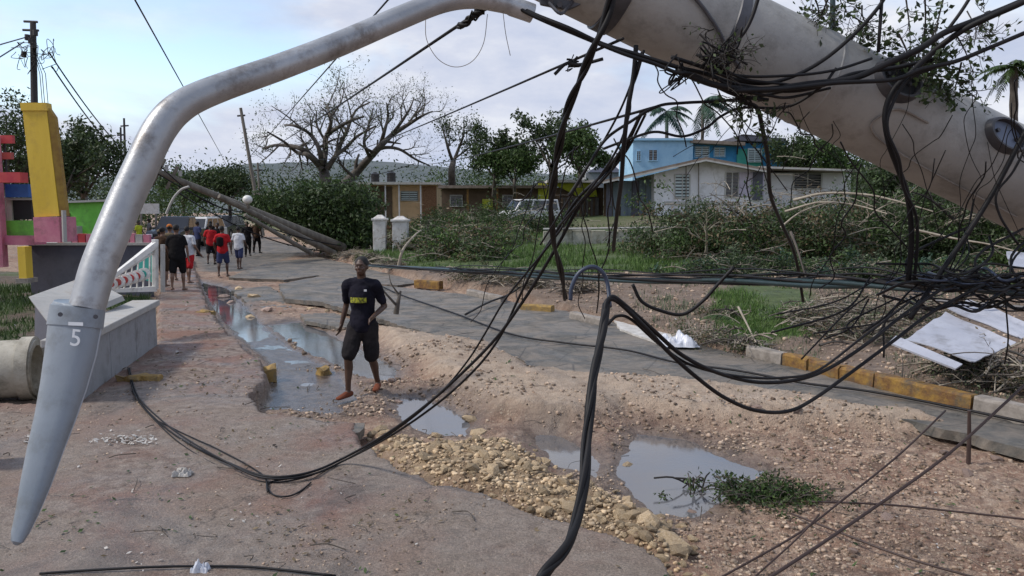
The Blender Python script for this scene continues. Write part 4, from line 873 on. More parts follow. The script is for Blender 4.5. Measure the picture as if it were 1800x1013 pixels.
cab('straight dark wire running diagonally up from the bottom edge to the right edge', [(1330, 1030, 2.3), (1482, 930, 2.6), (1655, 808, 2.95), (1760, 715, 3.2), (1840, 640, 3.4)], .0052, 'cabler')
cab('thinner diagonal wire left of the straight one, over the gravel', [(1255, 1022, 3.4), (1400, 940, 3.7), (1480, 880, 3.9), (1580, 800, 4.2), (1662, 722, 4.5)], .0050, 'cabler')
cab('short thin wire beside the diagonal near the weeds', [(1320, 1020, 3.0), (1400, 948, 3.2), (1440, 905, 3.3)], .0035, 'cabler')
cab('thin wire lying on the gravel from the weeds to the right edge', [(1420, 884, -.15, .01), (1560, 892, -.15, .02), (1700, 904, -.15, .01), (1840, 922, -.15, .02)], .007, 'cabler')
cab('thin wire lying on the gravel towards the bottom right corner', [(1390, 905, -.15, .01), (1460, 935, -.15, .02), (1590, 985, -.15, .02), (1720, 1020, -.15, .01)], .007, 'cabler')
cab('dark wire snaking along the bottom edge of the walk', [(70, 1012, 0, .012), (160, 1006, 0, .012), (260, 1003, 0, .02), (350, 999, 0, .012), (450, 1001, 0, .012), (590, 1016, 0, .012)], .007)
cab('black cable dangling over the white roofing sheet', [(1765, 505, 3.3), (1770, 560, 3.3), (1772, 600, 3.35), (1766, 640, 3.4)], .003)
rr = random.Random(77)
tg2 = empty('cable_tangle', tuple(W(1300, 150, 3.1)), label='loose thin kinked wires straggling down from the dark underside of the pole', category='cable tangle')
for k in range(15):
    x = rr.uniform(1110, 1500); y = 90+(x-1110)*.35; x2 = x+rr.uniform(-130, 120); y2 = y+rr.uniform(60, 240); n_ = 7
    pts = [W(x+(x2-x)*i/n_+rr.gauss(0, 6), y+(y2-y)*i/n_+rr.gauss(0, 5), 3.02+.06*i) for i in range(n_+1)]
    MB().tube(catmull(pts, 4), rr.uniform(.0014, .0032), 5).build('strand', M['cable'], tg2, smooth='all')
tg3 = empty('cable_tangle', tuple(W(1650, 300, 3.2)), label='loose thin wires crossing the pole foot and the heap at the right edge', category='cable tangle')
for k in range(16):
    x = rr.uniform(1480, 1800); y = rr.uniform(120, 330); x2 = x+rr.uniform(-150, 150); y2 = y+rr.uniform(150, 380); n_ = 7
    pts = [W(x+(x2-x)*i/n_+rr.gauss(0, 7), y+(y2-y)*i/n_+rr.gauss(0, 6), 3.1+.05*i) for i in range(n_+1)]
    MB().tube(catmull(pts, 4), rr.uniform(.0014, .0036), 5).build('strand', M['cable'], tg3, smooth='all')
tg4 = empty('cable_tangle', tuple(W(1000, 400, 3.8)), label='loose thin wires straggling around the crossing of cables above the lawn', category='cable tangle')
for k in range(10):
    x = rr.uniform(940, 1120); y = rr.uniform(250, 380); x2 = x+rr.uniform(-160, 60); y2 = y+rr.uniform(100, 260); n_ = 7
    pts = [W(x+(x2-x)*i/n_+rr.gauss(0, 6), y+(y2-y)*i/n_+rr.gauss(0, 6), 3.6+.1*i) for i in range(n_+1)]
    MB().tube(catmull(pts, 4), rr.uniform(.002, .004), 5).build('strand', M['cable'], tg4, smooth='all')
stp = empty('broken_post', tuple(G(1702, 815, -.2)), label='short thin dark broken post standing in the gravel at right', category='post')
MB().tube([G(1702, 818, -.2), G(1702, 818, -.2)+Vector((0, .01, .25)), G(1700, 818, -.2)+Vector((-.01, 0, .5))], [.02, .018, .014], 8).build('stake', M['cabler'], stp)
# ---- utility poles
M['wood'] = mat('grey weathered pole wood', (.10, .085, .07), .85, (.19, .17, .14), 5, .01, 20, streak=True)
M['woodd'] = mat('dark pole wood', (.03, .03, .032), .85, (.06, .055, .055), 5, streak=True)
up = empty('utility_pole', (W(62, 300, 30).x, 30, -.1), label='tall dark utility pole with tangled cross arms above the yellow pillar', category='utility pole')
MB().tube([W(66, 505, 30), W(58, 40, 30)], [.17, .10], 10).build('shaft', M['woodd'], up)
for y, x0, x1 in ((38, 42, 66), (53, 40, 68)): MB().tube([W(x0, y, 30), W(x1, y+1, 30)], .045, 5).build('cross_arm', M['woodd'], up)
for x, y in ((48, 66), (62, 58), (54, 72), (60, 80), (42, 96)): MB().tube([W(x, y-5, 29.8), W(x, y+5, 29.8)], .09, 8).build('insulator', M['woodd'], up)
rr = random.Random(3)
for k in range(16):
    x, y = rr.uniform(30, 92), rr.uniform(55, 120); p = [W(x+rr.uniform(-16, 16), y+rr.uniform(-16, 16), 29.7+rr.uniform(-.3, .3)) for _ in range(5)]
    MB().tube(catmull(p, 5), .012, 4).build('loose_wire', M['cable'], up)
for x in (66, 70, 76): MB().tube([W(56, 78, 29.9), W(x+4, 130, 29.9), W(x+10, 200, 29.9)], .014, 4).build('guy_wire', M['cable'], up)
span('upper of two lines from the tall left pole down to the lamp arm', W(86, 92, 29.8), W(222, 268, 50), .03, .3); span('lower of two lines from the tall left pole down to the lamp arm', W(92, 118, 29.8), W(218, 278, 50), .03, .3)
span('upper line leaving the tall left pole to the left edge', W(45, 66, 29.8), W(-60, 96, 22), .022); span('lower line leaving the tall left pole to the left edge', W(42, 74, 29.8), W(-60, 138, 22), .022)
for lb, x0, y0, x1, y1, d, r in (('thin far utility pole just left of the lamp arm, slightly shorter', 212, 224, 216, 420, 50, .07), ('thin far utility pole touching the lamp arm, slightly taller', 218, 208, 224, 420, 54, .08),
        ('leaning grey utility pole left of the bare spreading tree', 423, 190, 462, 415, 46, .10), ('short dark utility pole just right of the leaning grey one', 453, 286, 460, 415, 50, .07), ('tiny dark pole above the green building', 152, 238, 153, 400, 52, .05)):
    t = empty('utility_pole', tuple(W(x1, y1, d)), label=lb, category='utility pole')
    MB().tube([W(x1, y1, d), W(x0, y0, d)], [r*1.3, r*.85], 8).build('shaft', M['woodd' if 'grey' not in lb else 'wood'], t)
    if 'tiny' not in lb: MB().tube([W(x0-6, y0+14, d), W(x0+8, y0+13, d)], .05, 4).build('cross_arm', M['woodd'], t)
for lb, pts, r0f, r1f, sm in (('long fallen utility pole, upper one, slanting into the hedge', ((262, 296, 30), (605, 436, 36)), .11, .20, 1), ('fallen utility pole just below the upper one, slanting down to the road', ((385, 345, 31), (588, 446, 35.5)), .09, .15, 0), ('thin fallen pole, lowest of the three, ending on the road', ((430, 378, 31), (548, 446, 34)), .07, .10, 0)):
    a_, b_ = W(*pts[0]), W(*pts[1]); t = empty('fallen_pole', tuple(b_), label=lb, category='utility pole')
    MB().tube([b_, a_.lerp(b_, .5), a_], [r1f, (r1f+r0f)/2, r0f], 10).build('shaft', M['wood'], t, smooth=True)
    if sm:
        for f, l_ in ((.04, .7), (.10, .6)): c = a_.lerp(b_, f); MB().box(c, (.1, .1, l_*1.6), rot=Matrix.Rotation(.5, 3, 'Y')).build('cross_arm', M['wood'], t)
        for f in (.03, .07, .13): c = a_.lerp(b_, f)+Vector((.1, -.1, .15)); MB().tube([c, c+Vector((0, 0, .22))], .07, 8).build('insulator', M['concw'], t)
for k, (lb, a_, b_) in enumerate((('loose line above the long fallen pole', (268, 300), (600, 432)), ('loose line under the long fallen pole', (300, 330), (570, 442)), ('loose line hanging from the fallen cross arm', (280, 290), (430, 372)))):
    span(lb, W(*a_, 29.5), W(*b_, 34.5), .025, .45)
gl = empty('lamp_globe', tuple(W(435, 358, 31.5)), label='small round white lamp globe on the fallen pole', category='lamp')
MB().ell(W(435, 351, 31.5), (.19, .19, .17), 16, 10).build('globe', M['white'], gl, smooth=True); MB().tube([W(435, 357, 31.5), W(437, 366, 31.6)], .07, 8).build('neck', M['wood'], gl)
MB().tube(catmull([W(292, 376, 29), W(304, 350, 29), W(318, 334, 29), W(332, 328, 29)], 5), .045, 6).build('broken_pipe', M['concw'], label='thin bent white pipe sticking up left of the fallen poles', category='pipe')
# ================================================================ HILLS, TREES, FALLEN VEGETATION
M['hill'] = mat('far wooded hill with painted haze', (.055, .075, .075), .95, (.10, .115, .12), .02, 0)  # bluish distance haze is put into the hill colour
M['bark'] = mat('grey brown bark', (.045, .037, .03), .9, (.10, .085, .07), 4, .01, 25)
M['barkp'] = mat('pale stripped wood', (.20, .17, .13), .85, (.34, .30, .24), 5, .004, 30)
M['twig'] = mat('dark twig', (.022, .018, .015), .8)
M['leafd'] = leafmat('dark wind torn leaves', (.026, .046, .018), (.058, .085, .030))
M['leafm'] = leafmat('mid green leaves', (.030, .062, .016), (.065, .10, .03))
M['leafl'] = leafmat('fresh green leaves', (.06, .12, .025), (.11, .17, .05))
M['leafb'] = leafmat('browned leaves', (.09, .065, .035), (.17, .13, .075))
M['leafg'] = leafmat('grey green dusty leaves', (.065, .09, .05), (.13, .16, .095))
M['palmg'] = leafmat('blue green palm leaflets', (.018, .045, .030), (.04, .08, .05), .15)
def leaves(name, C, size, m, parent=None, aspect=.45, droop=0.0, **k):
    C = np.asarray(C, float); n = len(C)
    a = RNG.normal(size=(n, 3)); a[:, 2] -= droop; a /= np.linalg.norm(a, axis=1)[:, None]
    b_ = np.cross(a, RNG.normal(size=(n, 3))); b_ /= np.linalg.norm(b_, axis=1)[:, None]
    nn_ = np.cross(a, b_)
    s = (size*RNG.uniform(.55, 1.35, n))[:, None]
    v = np.stack([C-a*s*.5, C+b_*s*aspect*.5+nn_*s*.06, C+a*s*.5, C-b_*s*aspect*.5+nn_*s*.06], 1).reshape(-1, 3)
    f = np.arange(n*4).reshape(n, 4)
    return npmesh(name, v, f, m, parent, **k)
class Tr:
    def __init__(s, seed): s.r = random.Random(seed); s.mb = MB(); s.tips = []; s.n = 0; s.mr = .006
    def limb(s, pts, ra, rb, kids=4, depth=2, ln=1.0, n=6, up=.25, spread=.8, twig=.0, from_=.25):
        pts = catmull(pts, 5); m = len(pts)
        s.mb.tube(pts, [ra+(rb-ra)*i/(m-1) for i in range(m)], n if ra > .03 else 4, caps=False)
        if depth <= 0: s.tips.append(pts[-1]); s.tips.append(pts[len(pts)//2]); return
        for j in range(kids):
            f = from_+(1-from_)*(j+s.r.random())/kids; i = min(m-2, int(f*(m-1))); p = pts[i]; t = (pts[i+1]-pts[i]).normalized()
            rv = Vector((s.r.gauss(0, 1), s.r.gauss(0, 1), s.r.gauss(0, 1))); rv = (rv-t*rv.dot(t)).normalized()
            d = (t*(1-spread*.5)+rv*spread+Vector((0, 0, up))).normalized(); l_ = ln*s.r.uniform(.6, 1.25)
            c1 = p+d*l_*.5+Vector((s.r.gauss(0, .08), s.r.gauss(0, .08), s.r.gauss(0, .06)))*l_; c2 = c1+(d+Vector((s.r.gauss(0, .3), s.r.gauss(0, .3), s.r.gauss(0, .2)+up*.3))).normalized()*l_*.5
            rr_ = (ra+(rb-ra)*f)*.62
            s.limb([p, c1, c2], max(rr_, s.mr), max(rr_*.35, s.mr*.6), kids, depth-1, ln*.62, n, up, spread, from_=.2)
        s.tips.append(pts[-1])
def tree(label, d, limbs, seed, depth=3, kids=4, ln=1.6, leafm=None, nleaf=0, lsize=.12, lspread=.3, cat='tree', name='tree', bark='bark', up=.25, keep=1.0, spread=.8, dscat=1.6):
    t = empty(name, tuple(W(*limbs[0][0][0][:2], d)), label=label, category=cat); T = Tr(seed); T.r = random.Random(seed)
    for pts, ra, rb, *o in limbs:
        P_ = [W(x, y, d+(z[0] if z else T.r.uniform(-dscat, dscat)*(i > 0))) for i, (x, y, *z) in enumerate(pts)]
        dp = o[0] if o else depth
        T.limb(P_, ra, rb, kids, dp, ln, up=up, spread=spread)
    T.mb.build('trunk', M[bark], t, smooth='all')
    if nleaf:
        tp = [p for p in T.tips if T.r.random() < keep]; tp = np.array([tuple(p) for p in tp]); c = tp[RNG.integers(0, len(tp), nleaf)]+RNG.normal(size=(nleaf, 3))*lspread
        leaves('crown', c, lsize, M[leafm], t)
    return t
# hills
def hill(label, y0, pts, d, dp, seed):
    xs = np.linspace(-1400, 3000, 160); px = np.interp(xs, [p[0] for p in pts], [p[1] for p in pts]); rows = []
    v = []; nz = 14
    for j in range(nz):
        f = j/(nz-1)
        for x, y in zip(xs, px):
            top = W(x, y, d).z; z = -2+(top+2)*math.sin(min(1, f)*math.pi/2)*(1+.10*mn.noise(Vector((x*.02, f*4, seed)))); v.append((W(x, 365, d).x*(1+f*.15), d-dp*(1-f), z))
    n = len(xs); f_ = [(j*n+i, j*n+i+1, (j+1)*n+i+1, (j+1)*n+i) for j in range(nz-1) for i in range(n-1)]
    npmesh(label, v, f_, M['hill'], smooth=True, kind='structure')
hill('hills', 0, [(-1400, 330), (200, 322), (430, 306), (560, 288), (680, 284), (780, 296), (900, 306), (1100, 312), (1500, 306), (2000, 320), (3000, 330)], 1300, 500, 1)
hill('near_hills', 0, [(-1400, 345), (300, 338), (420, 330), (600, 318), (860, 322), (1100, 330), (3000, 345)], 520, 200, 5)
# the bare spreading tree
tree('large bare storm stripped tree with a forked trunk and wide flat crown, centre left', 55, [
    ([(572, 345), (572, 318), (568, 295), (566, 284)], .42, .30, 0),
    ([(568, 300), (550, 278), (530, 262), (505, 256), (482, 256), (462, 262)], .24, .08),
    ([(568, 292), (572, 262), (574, 240), (598, 222), (618, 212), (640, 205)], .24, .07),
    ([(574, 240), (582, 215), (578, 195), (570, 180)], .16, .05),
    ([(576, 296), (592, 272), (606, 262), (628, 240), (660, 222)], .2, .06),
    ([(560, 290), (540, 272), (522, 268), (500, 250), (470, 232)], .2, .06),
    ([(566, 288), (560, 260), (545, 236), (520, 222), (500, 220)], .2, .06),
    ([(590, 275), (600, 250), (610, 230), (625, 195), (650, 180)], .18, .05),
], 11, 3, 4, 2.3, 'leafg', 2600, .16, .35, keep=.4, up=.22, spread=.9)
tree('dark leaning bare tree whose trunk slants up to the right over the beige bungalow', 57, [
    ([(596, 334), (622, 308), (642, 286), (668, 258), (690, 236)], .36, .17, 1),
    ([(690, 236), (706, 214), (720, 192), (728, 172)], .14, .04), ([(690, 236), (716, 220), (742, 204), (760, 196)], .20, .05),
    ([(668, 258), (676, 230), (682, 205), (680, 182)], .18, .05), ([(642, 286), (668, 262), (700, 262), (730, 280), (756, 292)], .16, .05),
    ([(650, 278), (640, 250), (648, 220), (656, 190)], .14, .04), ([(620, 310), (600, 290), (590, 262)], .12, .04)], 23, 3, 4, 1.9, 'leafg', 1500, .14, .3, keep=.4, up=.3)
tree('small bare forked tree with two leafy tufts, right of the beige bungalow', 58, [
    ([(795, 330), (794, 300), (797, 284)], .28, .2, 0), ([(797, 288), (788, 262), (782, 240), (776, 222)], .14, .04), ([(797, 286), (806, 262), (814, 240), (816, 216)], .15, .04), ([(798, 280), (822, 262), (832, 250)], .08, .03)], 31, 3, 4, 1.0, 'leafd', 1500, .2, .3, keep=.5, up=.3)
for i, (lb, d, bx, by, tx, ty, sp_, lm, nl, sd_) in enumerate((
    ('mid green torn tree at the right of the small forked tree', 52, 868, 345, 874, 232, 1.5, 'leafd', 5200, 41),
    ('bushy green tree behind the brown bungalow roof', 50, 905, 345, 902, 262, 1.8, 'leafm', 6500, 42),
    ('tall ragged tree left of the thick cable, above the brown bungalow', 50, 972, 340, 966, 198, 1.5, 'leafd', 4600, 43),
    ('ragged green tree right of the thick cable', 49, 1018, 330, 1022, 232, 1.7, 'leafm', 6000, 44),
    ('dark torn tree rising behind the green building', 46, 148, 390, 142, 236, 2.6, 'leafd', 8000, 45),
    ('half stripped dark tree between the yellow pillar and the green building', 42, 104, 392, 112, 250, 2.0, 'leafd', 5200, 46),
    ('dark half stripped tree behind the pink bar at the left edge', 40, 16, 400, 12, 205, 2.2, 'leafd', 5200, 47),
    ('dense dark tree to the right of the blue house', 60, 1400, 350, 1402, 232, 2.6, 'leafd', 8000, 48),
    ('broad dark tree behind the flat roof of the white bungalow', 58, 1470, 350, 1462, 262, 3.0, 'leafm', 9000, 49),
    ('dark tree under the pole to the right of the white bungalow', 44, 1556, 370, 1560, 292, 2.6, 'leafd', 9000, 50),
    ('dark ragged tree beneath the pole near the right edge', 38, 1660, 400, 1664, 330, 2.4, 'leafd', 8000, 51),
    ('dark tree at the right edge under the pole foot', 34, 1790, 400, 1780, 330, 2.2, 'leafd', 8000, 52),
    ('scrubby tree just left of the far white car', 62, 320, 390, 330, 285, 2.8, 'leafm', 7000, 53),
    ('low dark tree behind the leaning grey utility pole', 60, 405, 380, 400, 292, 2.4, 'leafd', 7000, 54))):
    hgt = (W(tx, ty, d)-W(bx, by, d)).length; r = random.Random(sd_); limbs = [([(bx, by), ((bx*2+tx)/3, by+(ty-by)*.25), ((bx*.6+tx*.4), by+(ty-by)*.34)], .035*hgt, .025*hgt, 0)]
    m_ = (bx*.7+tx*.3, by+(ty-by)*.26); hx = abs(ty-by)*r.uniform(.26, .38)
    for k in range(5):
        a_ = (k-2)/2*hx*1.15+r.uniform(-6, 6); limbs.append(([m_, (m_[0]+a_*.5, m_[1]+(ty-m_[1])*.4), (tx+a_, ty+abs(a_)*.5+r.uniform(-8, .38*abs(ty-by)))], .018*hgt, .006*hgt))
    tree(lb, d, limbs, sd_, 3, 3, hgt*.24, lm, int(nl*(.75 if hgt < 5.2 else 1.0)), .25 if d > 40 else .2, sp_*.13, up=.3, keep=.3 if hgt < 7 else .4, spread=.95)
# continuous scrub behind everything
def mass(name, boxes, n, size, lm, **k):
    """boxes: (x0,x1,ytop,ybottom,d,depth) -- clustered leaves with an uneven upper edge"""
    P_ = []
    tot = sum((b[1]-b[0])*(b[3]-b[2]) for b in boxes)
    for x0, x1, yt, yb_, d, dp in boxes:
        m_ = int(n*(x1-x0)*(yb_-yt)/tot); nc = max(6, m_//70)
        cx = RNG.uniform(x0, x1, nc); cdep = RNG.uniform(0, dp, nc); top = yt+(yb_-yt)*.45*np.array([max(0, mn.noise(Vector((c*.03, yt, d)))+.35)*1.1 for c in cx])
        cy = top+(yb_-top)*RNG.random(nc)**1.1
        cen = np.array([tuple(W(a, b_, d+c)) for a, b_, c in zip(cx, cy, cdep)]); rad_ = RNG.uniform(.012, .022, nc)*d
        ii = RNG.integers(0, nc, m_); P_.append(cen[ii]+RNG.normal(size=(m_, 3))*rad_[ii][:, None]*np.array([1, 1, .7]))
    return leaves(name, np.concatenate(P_), size, M[lm], kind='stuff', **k)
mass('far_woodland', [(-100, 250, 296, 392, 70, 10), (200, 620, 292, 388, 78, 12), (600, 1100, 300, 380, 82, 10), (1380, 2000, 272, 390, 72, 10)], 42000, .34, 'leafd')
mass('scrub', [(1490, 1900, 300, 420, 50, 6), (760, 960, 292, 335, 64, 4), (180, 330, 330, 398, 52, 4)], 22000, .22, 'leafm')
# dark fallen crown by the gate
hb = empty('fallen_tree', tuple(W(600, 440, 37)), label='big dark fallen tree heaped left of the white gate pillars', category='tree')
T = Tr(77)
for k in range(16):
    a_ = W(630+T.r.uniform(-20, 10), 430+T.r.uniform(-12, 6), 37+T.r.uniform(0, 3)); e = W(T.r.uniform(440, 640), T.r.uniform(330, 420), 37+T.r.uniform(-1.5, 4))
    T.limb([a_, a_.lerp(e, .5)+Vector((0, 0, .5)), e], .10, .03, 3, 2, .9)
T.mb.build('branches', M['bark'], hb)
ctr = []
for x0, x1, y0, y1, n_ in ((445, 650, 345, 425, 15000), (520, 655, 325, 440, 13000), (560, 655, 380, 442, 6000)):
    nc = n_//60; cx = RNG.uniform(x0, x1, nc); lim = np.interp(cx, [440, 470, 540, 620, 660], [350, 340, 328, 326, 350]); lo = np.interp(cx, [440, 520, 600, 655], [372, 400, 438, 442]); cy = np.maximum(lim, y0)+(lo-np.maximum(lim, y0))*RNG.random(nc)
    cen = np.array([tuple(W(a, b_, 37+c)) for a, b_, c in zip(cx, cy, RNG.uniform(-1, 4, nc))]); ii = RNG.integers(0, nc, n_); ctr.append(cen[ii]+RNG.normal(size=(n_, 3))*np.array([.34, .3, .22]))
ca = np.concatenate(ctr); pk = RNG.random(len(ca)) < .6; leaves('foliage', ca[pk], .2, M['leafd'], hb, kind='stuff'); leaves('foliage', ca[~pk], .2, M['leafm'], hb, kind='stuff')
# fronds
def frond(mr, ml, base, dirv, L__, nl=26, droop=.5, lw=.05, ll=.45, seed=0, up=Vector((0, 0, 1))):
    r = random.Random(seed); d = Vector(dirv).normalized(); pts = []
    for i in range(13):
        f = i/12; pts.append(Vector(base)+d*L__*f+Vector((0, 0, -droop*L__*f*f)))
    mr.tube(pts, [L__*.012*(1-f/13*.85) for f in range(13)], 4)
    for i in range(nl):
        f = .12+.88*i/nl; j = f*12; a_ = int(min(11, j)); p = pts[a_].lerp(pts[a_+1], j-a_); t = (pts[a_+1]-pts[a_]).normalized()
        for s in (-1, 1):
            sd_ = t.cross(up); sd_ = (sd_.normalized() if sd_.length > .01 else t.orthogonal())*s
            q = (sd_*.85+t*.55+Vector((0, 0, -.25-r.random()*.35))).normalized(); l_ = ll*math.sin(min(1, f*1.15+.12)*math.pi*.92)**.6*r.uniform(.75, 1.1)*L__*.5
            if l_ < .02: continue
            w_ = t*lw*L__*.32; e = p+q*l_+Vector((0, 0, -.15*l_)); m_ = p+q*l_*.5+Vector((0, 0, .02*l_))
            ml.add([p-w_*.5, m_-w_*.7, e, m_+w_*.7, p+w_*.5], [(0, 1, 3, 4), (1, 2, 3)])
def palm(label, x, yb_, yc, d, L__, nf, seed, lean=0, wind=.0, th=.14, m='palmg', trunk=True):
    t = empty('palm_tree', tuple(W(x, yb_, d)), label=label, category='palm tree'); r = random.Random(seed)
    c = W(x+lean, yc, d); b_ = W(x, yb_, d)
    if trunk:
        pts = [b_.lerp(c, i/14)+Vector((lean*.004*math.sin(i/14*3), 0, 0)) for i in range(15)]
        MB().tube(pts, [th*(1.15 if i % 2 else 1)*(1.15-.35*i/14) for i in range(15)], 10).build('trunk', M['bark'], t)
    for k in range(nf):
        a_ = 2*math.pi*k/nf+r.uniform(-.25, .25); el = r.uniform(-.5, .8)
        dv = Vector((math.cos(a_)*math.cos(el)+wind, math.sin(a_)*math.cos(el), math.sin(el)))
        mr, ml = MB(), MB(); frond(mr, ml, c, dv, L__*r.uniform(.75, 1.1), 22, r.uniform(.35, .75), .11, .6, seed*50+k)
        for (vv, ff) in ((ml.v, ml.f),): mr.add(vv, ff)
        mr.build('frond', M[m], t)
    return t
palm('dark palm with drooping torn fronds above the light blue house wall', 1172, 330, 196, 64, 2.6, 13, 3)
palm('wind bent grey palm just right of the first palm, under the pole', 1232, 330, 178, 68, 2.9, 11, 5, lean=4, wind=.9)
palm('green fan palm near the right edge behind the pole', 1782, 420, 118, 24, 1.15, 15, 8, th=.12, m='leafm')
# ---- heaps of storm debris on the verge
def H3(px, py, dlo=3, dhi=60):      # point on the terrain seen at the pixel
    u = (px-900)/F; v = (506.5-py)/F; dy = CP+v*SP; dz = -SP+v*CP; ks = np.geomspace(dlo, dhi, 500)
    hs = heights(u*ks, ks*dy)[0]; zz = CH+dz*ks; i = np.argmax(zz < hs)
    k = ks[i] if (zz < hs).any() else dhi
    return Vector((u*k, k*dy, float(heights(np.array([u*k]), np.array([k*dy]))[0][0])))
def heap(label, spots, seed, nst, nlf, lms, size, h, name='branch_pile', stick=1.4, sm=('barkp', 'bark')):
    """spots: list of (x, y, radius_m) of piles on the ground"""
    r = random.Random(seed); t = empty(name, tuple(H3(*spots[0][:2])), label=label, category='branch pile'); cs = [(H3(x, y), R_) for x, y, R_ in spots]
    for q, mm in enumerate(sm):
        mb = MB()
        for k in range(nst//len(sm)):
            c, R_ = r.choice(cs); x, y = c.x+r.gauss(0, R_*.5), c.y+r.gauss(0, R_*.35); z = c.z+abs(r.gauss(0, .45))*h; l_ = stick*r.uniform(.4, 1.3); a_ = r.uniform(0, 6.28)
            dv = Vector((math.cos(a_), math.sin(a_)*.6, r.uniform(-.15, .35))).normalized(); p = Vector((x, y, z))
            pts = catmull([p-dv*l_/2, p+Vector((0, 0, r.uniform(.0, .14)*l_)), p+dv*l_/2+Vector((r.gauss(0, .1), 0, -.05*l_))], 4); ra = r.uniform(.005, .02)
            mb.tube(pts, [ra*(1-.6*i/len(pts)) for i in range(len(pts))], 4, caps=False)
            for _ in range(2): i = r.randrange(2, len(pts)-1); e = pts[i]+Vector((r.gauss(0, .3), r.gauss(0, .3), r.uniform(-.05, .35)))*l_*.5; mb.tube([pts[i], (pts[i]+e)/2+Vector((0, 0, .04)), e], [ra*.6, ra*.45, ra*.25], 4, caps=False)
        mb.build('branches', M[mm], t, kind='stuff')
    if h > 1.5 and nst > 180:
        for k in range(16):
            c, R_ = r.choice(cs); p = Vector((c.x+r.gauss(0, R_*.5), c.y+r.gauss(0, R_*.3), c.z+r.uniform(.1, .6)*h)); a_ = r.uniform(0, 6.28); l_ = r.uniform(.9, 2.1)
            dv = Vector((math.cos(a_), math.sin(a_)*.5, r.uniform(.05, .65))).normalized()*l_; T2 = Tr(seed*100+k); T2.limb([p, p+dv*.5+Vector((0, 0, .1*l_)), p+dv], r.uniform(.025, .06), .01, 4, 2, .55, up=.15, spread=.9)
            T2.mb.build('broken_limb', M[('barkp', 'bark', 'twig')[k % 3]], t)
    cc_ = []; 
    for c, R_ in cs:
        for _ in range(max(5, int(40*R_))): cc_.append((c.x+r.gauss(0, R_*.5), c.y+r.gauss(0, R_*.35), c.z+abs(r.gauss(0, .45))*h*.9))
    cc_ = np.array(cc_)
    for j, lm in enumerate(lms):
        n_ = nlf//len(lms); sub = cc_[RNG.integers(0, len(cc_), max(4, len(cc_)//2))]
        P_ = sub[RNG.integers(0, len(sub), n_)]+RNG.normal(size=(n_, 3))*np.array([.16, .14, .10])*min(1.6, h+.3)
        leaves('foliage', P_, size, M[lm], t, kind='stuff', droop=.3)
    return t
heap('pile of torn branches and brown leaves left of the lawn, beside the gate pillars', [(735, 440, 1.4), (780, 432, 1.8), (830, 440, 1.6), (880, 430, 1.8), (800, 455, 1.2), (850, 458, 1.0)], 1, 150, 26000, ('leafd', 'leafg', 'leafb', 'leafm', 'leafl'), .12, 1.0)
heap('dark green shrub debris in front of the brown bungalow', [(740, 415, 2.0), (800, 405, 2.4), (860, 408, 2.2), (900, 405, 2.2), (960, 410, 1.6)], 2, 150, 17000, ('leafd', 'leafd', 'leafm'), .14, 1.5, stick=1.6)
heap('heap of fallen branches in front of the white house windows', [(1180, 450, 1.6), (1230, 445, 1.8), (1290, 450, 1.8), (1340, 446, 1.8), (1250, 460, 1.3)], 3, 200, 36000, ('leafg', 'leafm', 'leafd', 'leafm', 'leafb'), .12, 1.6, stick=1.4)
heap('large tangled heap of pale branches and leaves below the flat roof', [(1380, 445, 1.9), (1440, 440, 2.0), (1500, 445, 2.0), (1450, 462, 1.4)], 4, 320, 46000, ('leafg', 'leafm', 'leafm', 'leafd', 'leafb'), .12, 1.8, stick=1.7)
heap('tall dense leafy heap under the pole towards the right edge', [(1570, 455, 1.6), (1640, 455, 1.7), (1700, 458, 1.6), (1760, 462, 1.6), (1830, 470, 1.6)], 5, 260, 52000, ('leafd', 'leafg', 'leafm', 'leafm'), .11, 2.4, stick=1.6)
heap('low mat of green fronds and leaves in front of the big heaps', [(1240, 484, 1.0), (1330, 484, 1.1), (1420, 486, 1.2), (1520, 488, 1.1), (1620, 492, 1.0), (1720, 500, 1.0)], 6, 160, 20000, ('palmg', 'leafd', 'leafm', 'leafg'), .09, .55, stick=1.0)
heap('dark rubbish and twigs behind the yellow kerb', [(1480, 590, .8), (1560, 600, .8), (1500, 560, .9), (1600, 560, .9), (1420, 570, .6), (1700, 660, .5), (1780, 690, .5)], 7, 420, 11000, ('leafb', 'leafd', 'leafg'), .04, .42, stick=.7)
heap('twig litter on the dirt left of the bent cable', [(880, 500, .7), (940, 508, .6), (830, 492, .8), (1020, 515, .5)], 8, 200, 4500, ('leafb', 'leafd'), .05, .3, stick=.6)
heap('leaf litter beside the crumpled white plastic', [(1250, 600, .4), (1310, 615, .35), (1270, 560, .5)], 9, 90, 2400, ('leafb', 'leafm', 'leafd'), .04, .2, stick=.5)
heap('dark twig pile at the foot of the gate side road edge', [(690, 470, .5), (650, 462, .6), (610, 455, .6)], 10, 120, 2200, ('leafb', 'leafd'), .06, .3, stick=.8)
rr = random.Random(40)
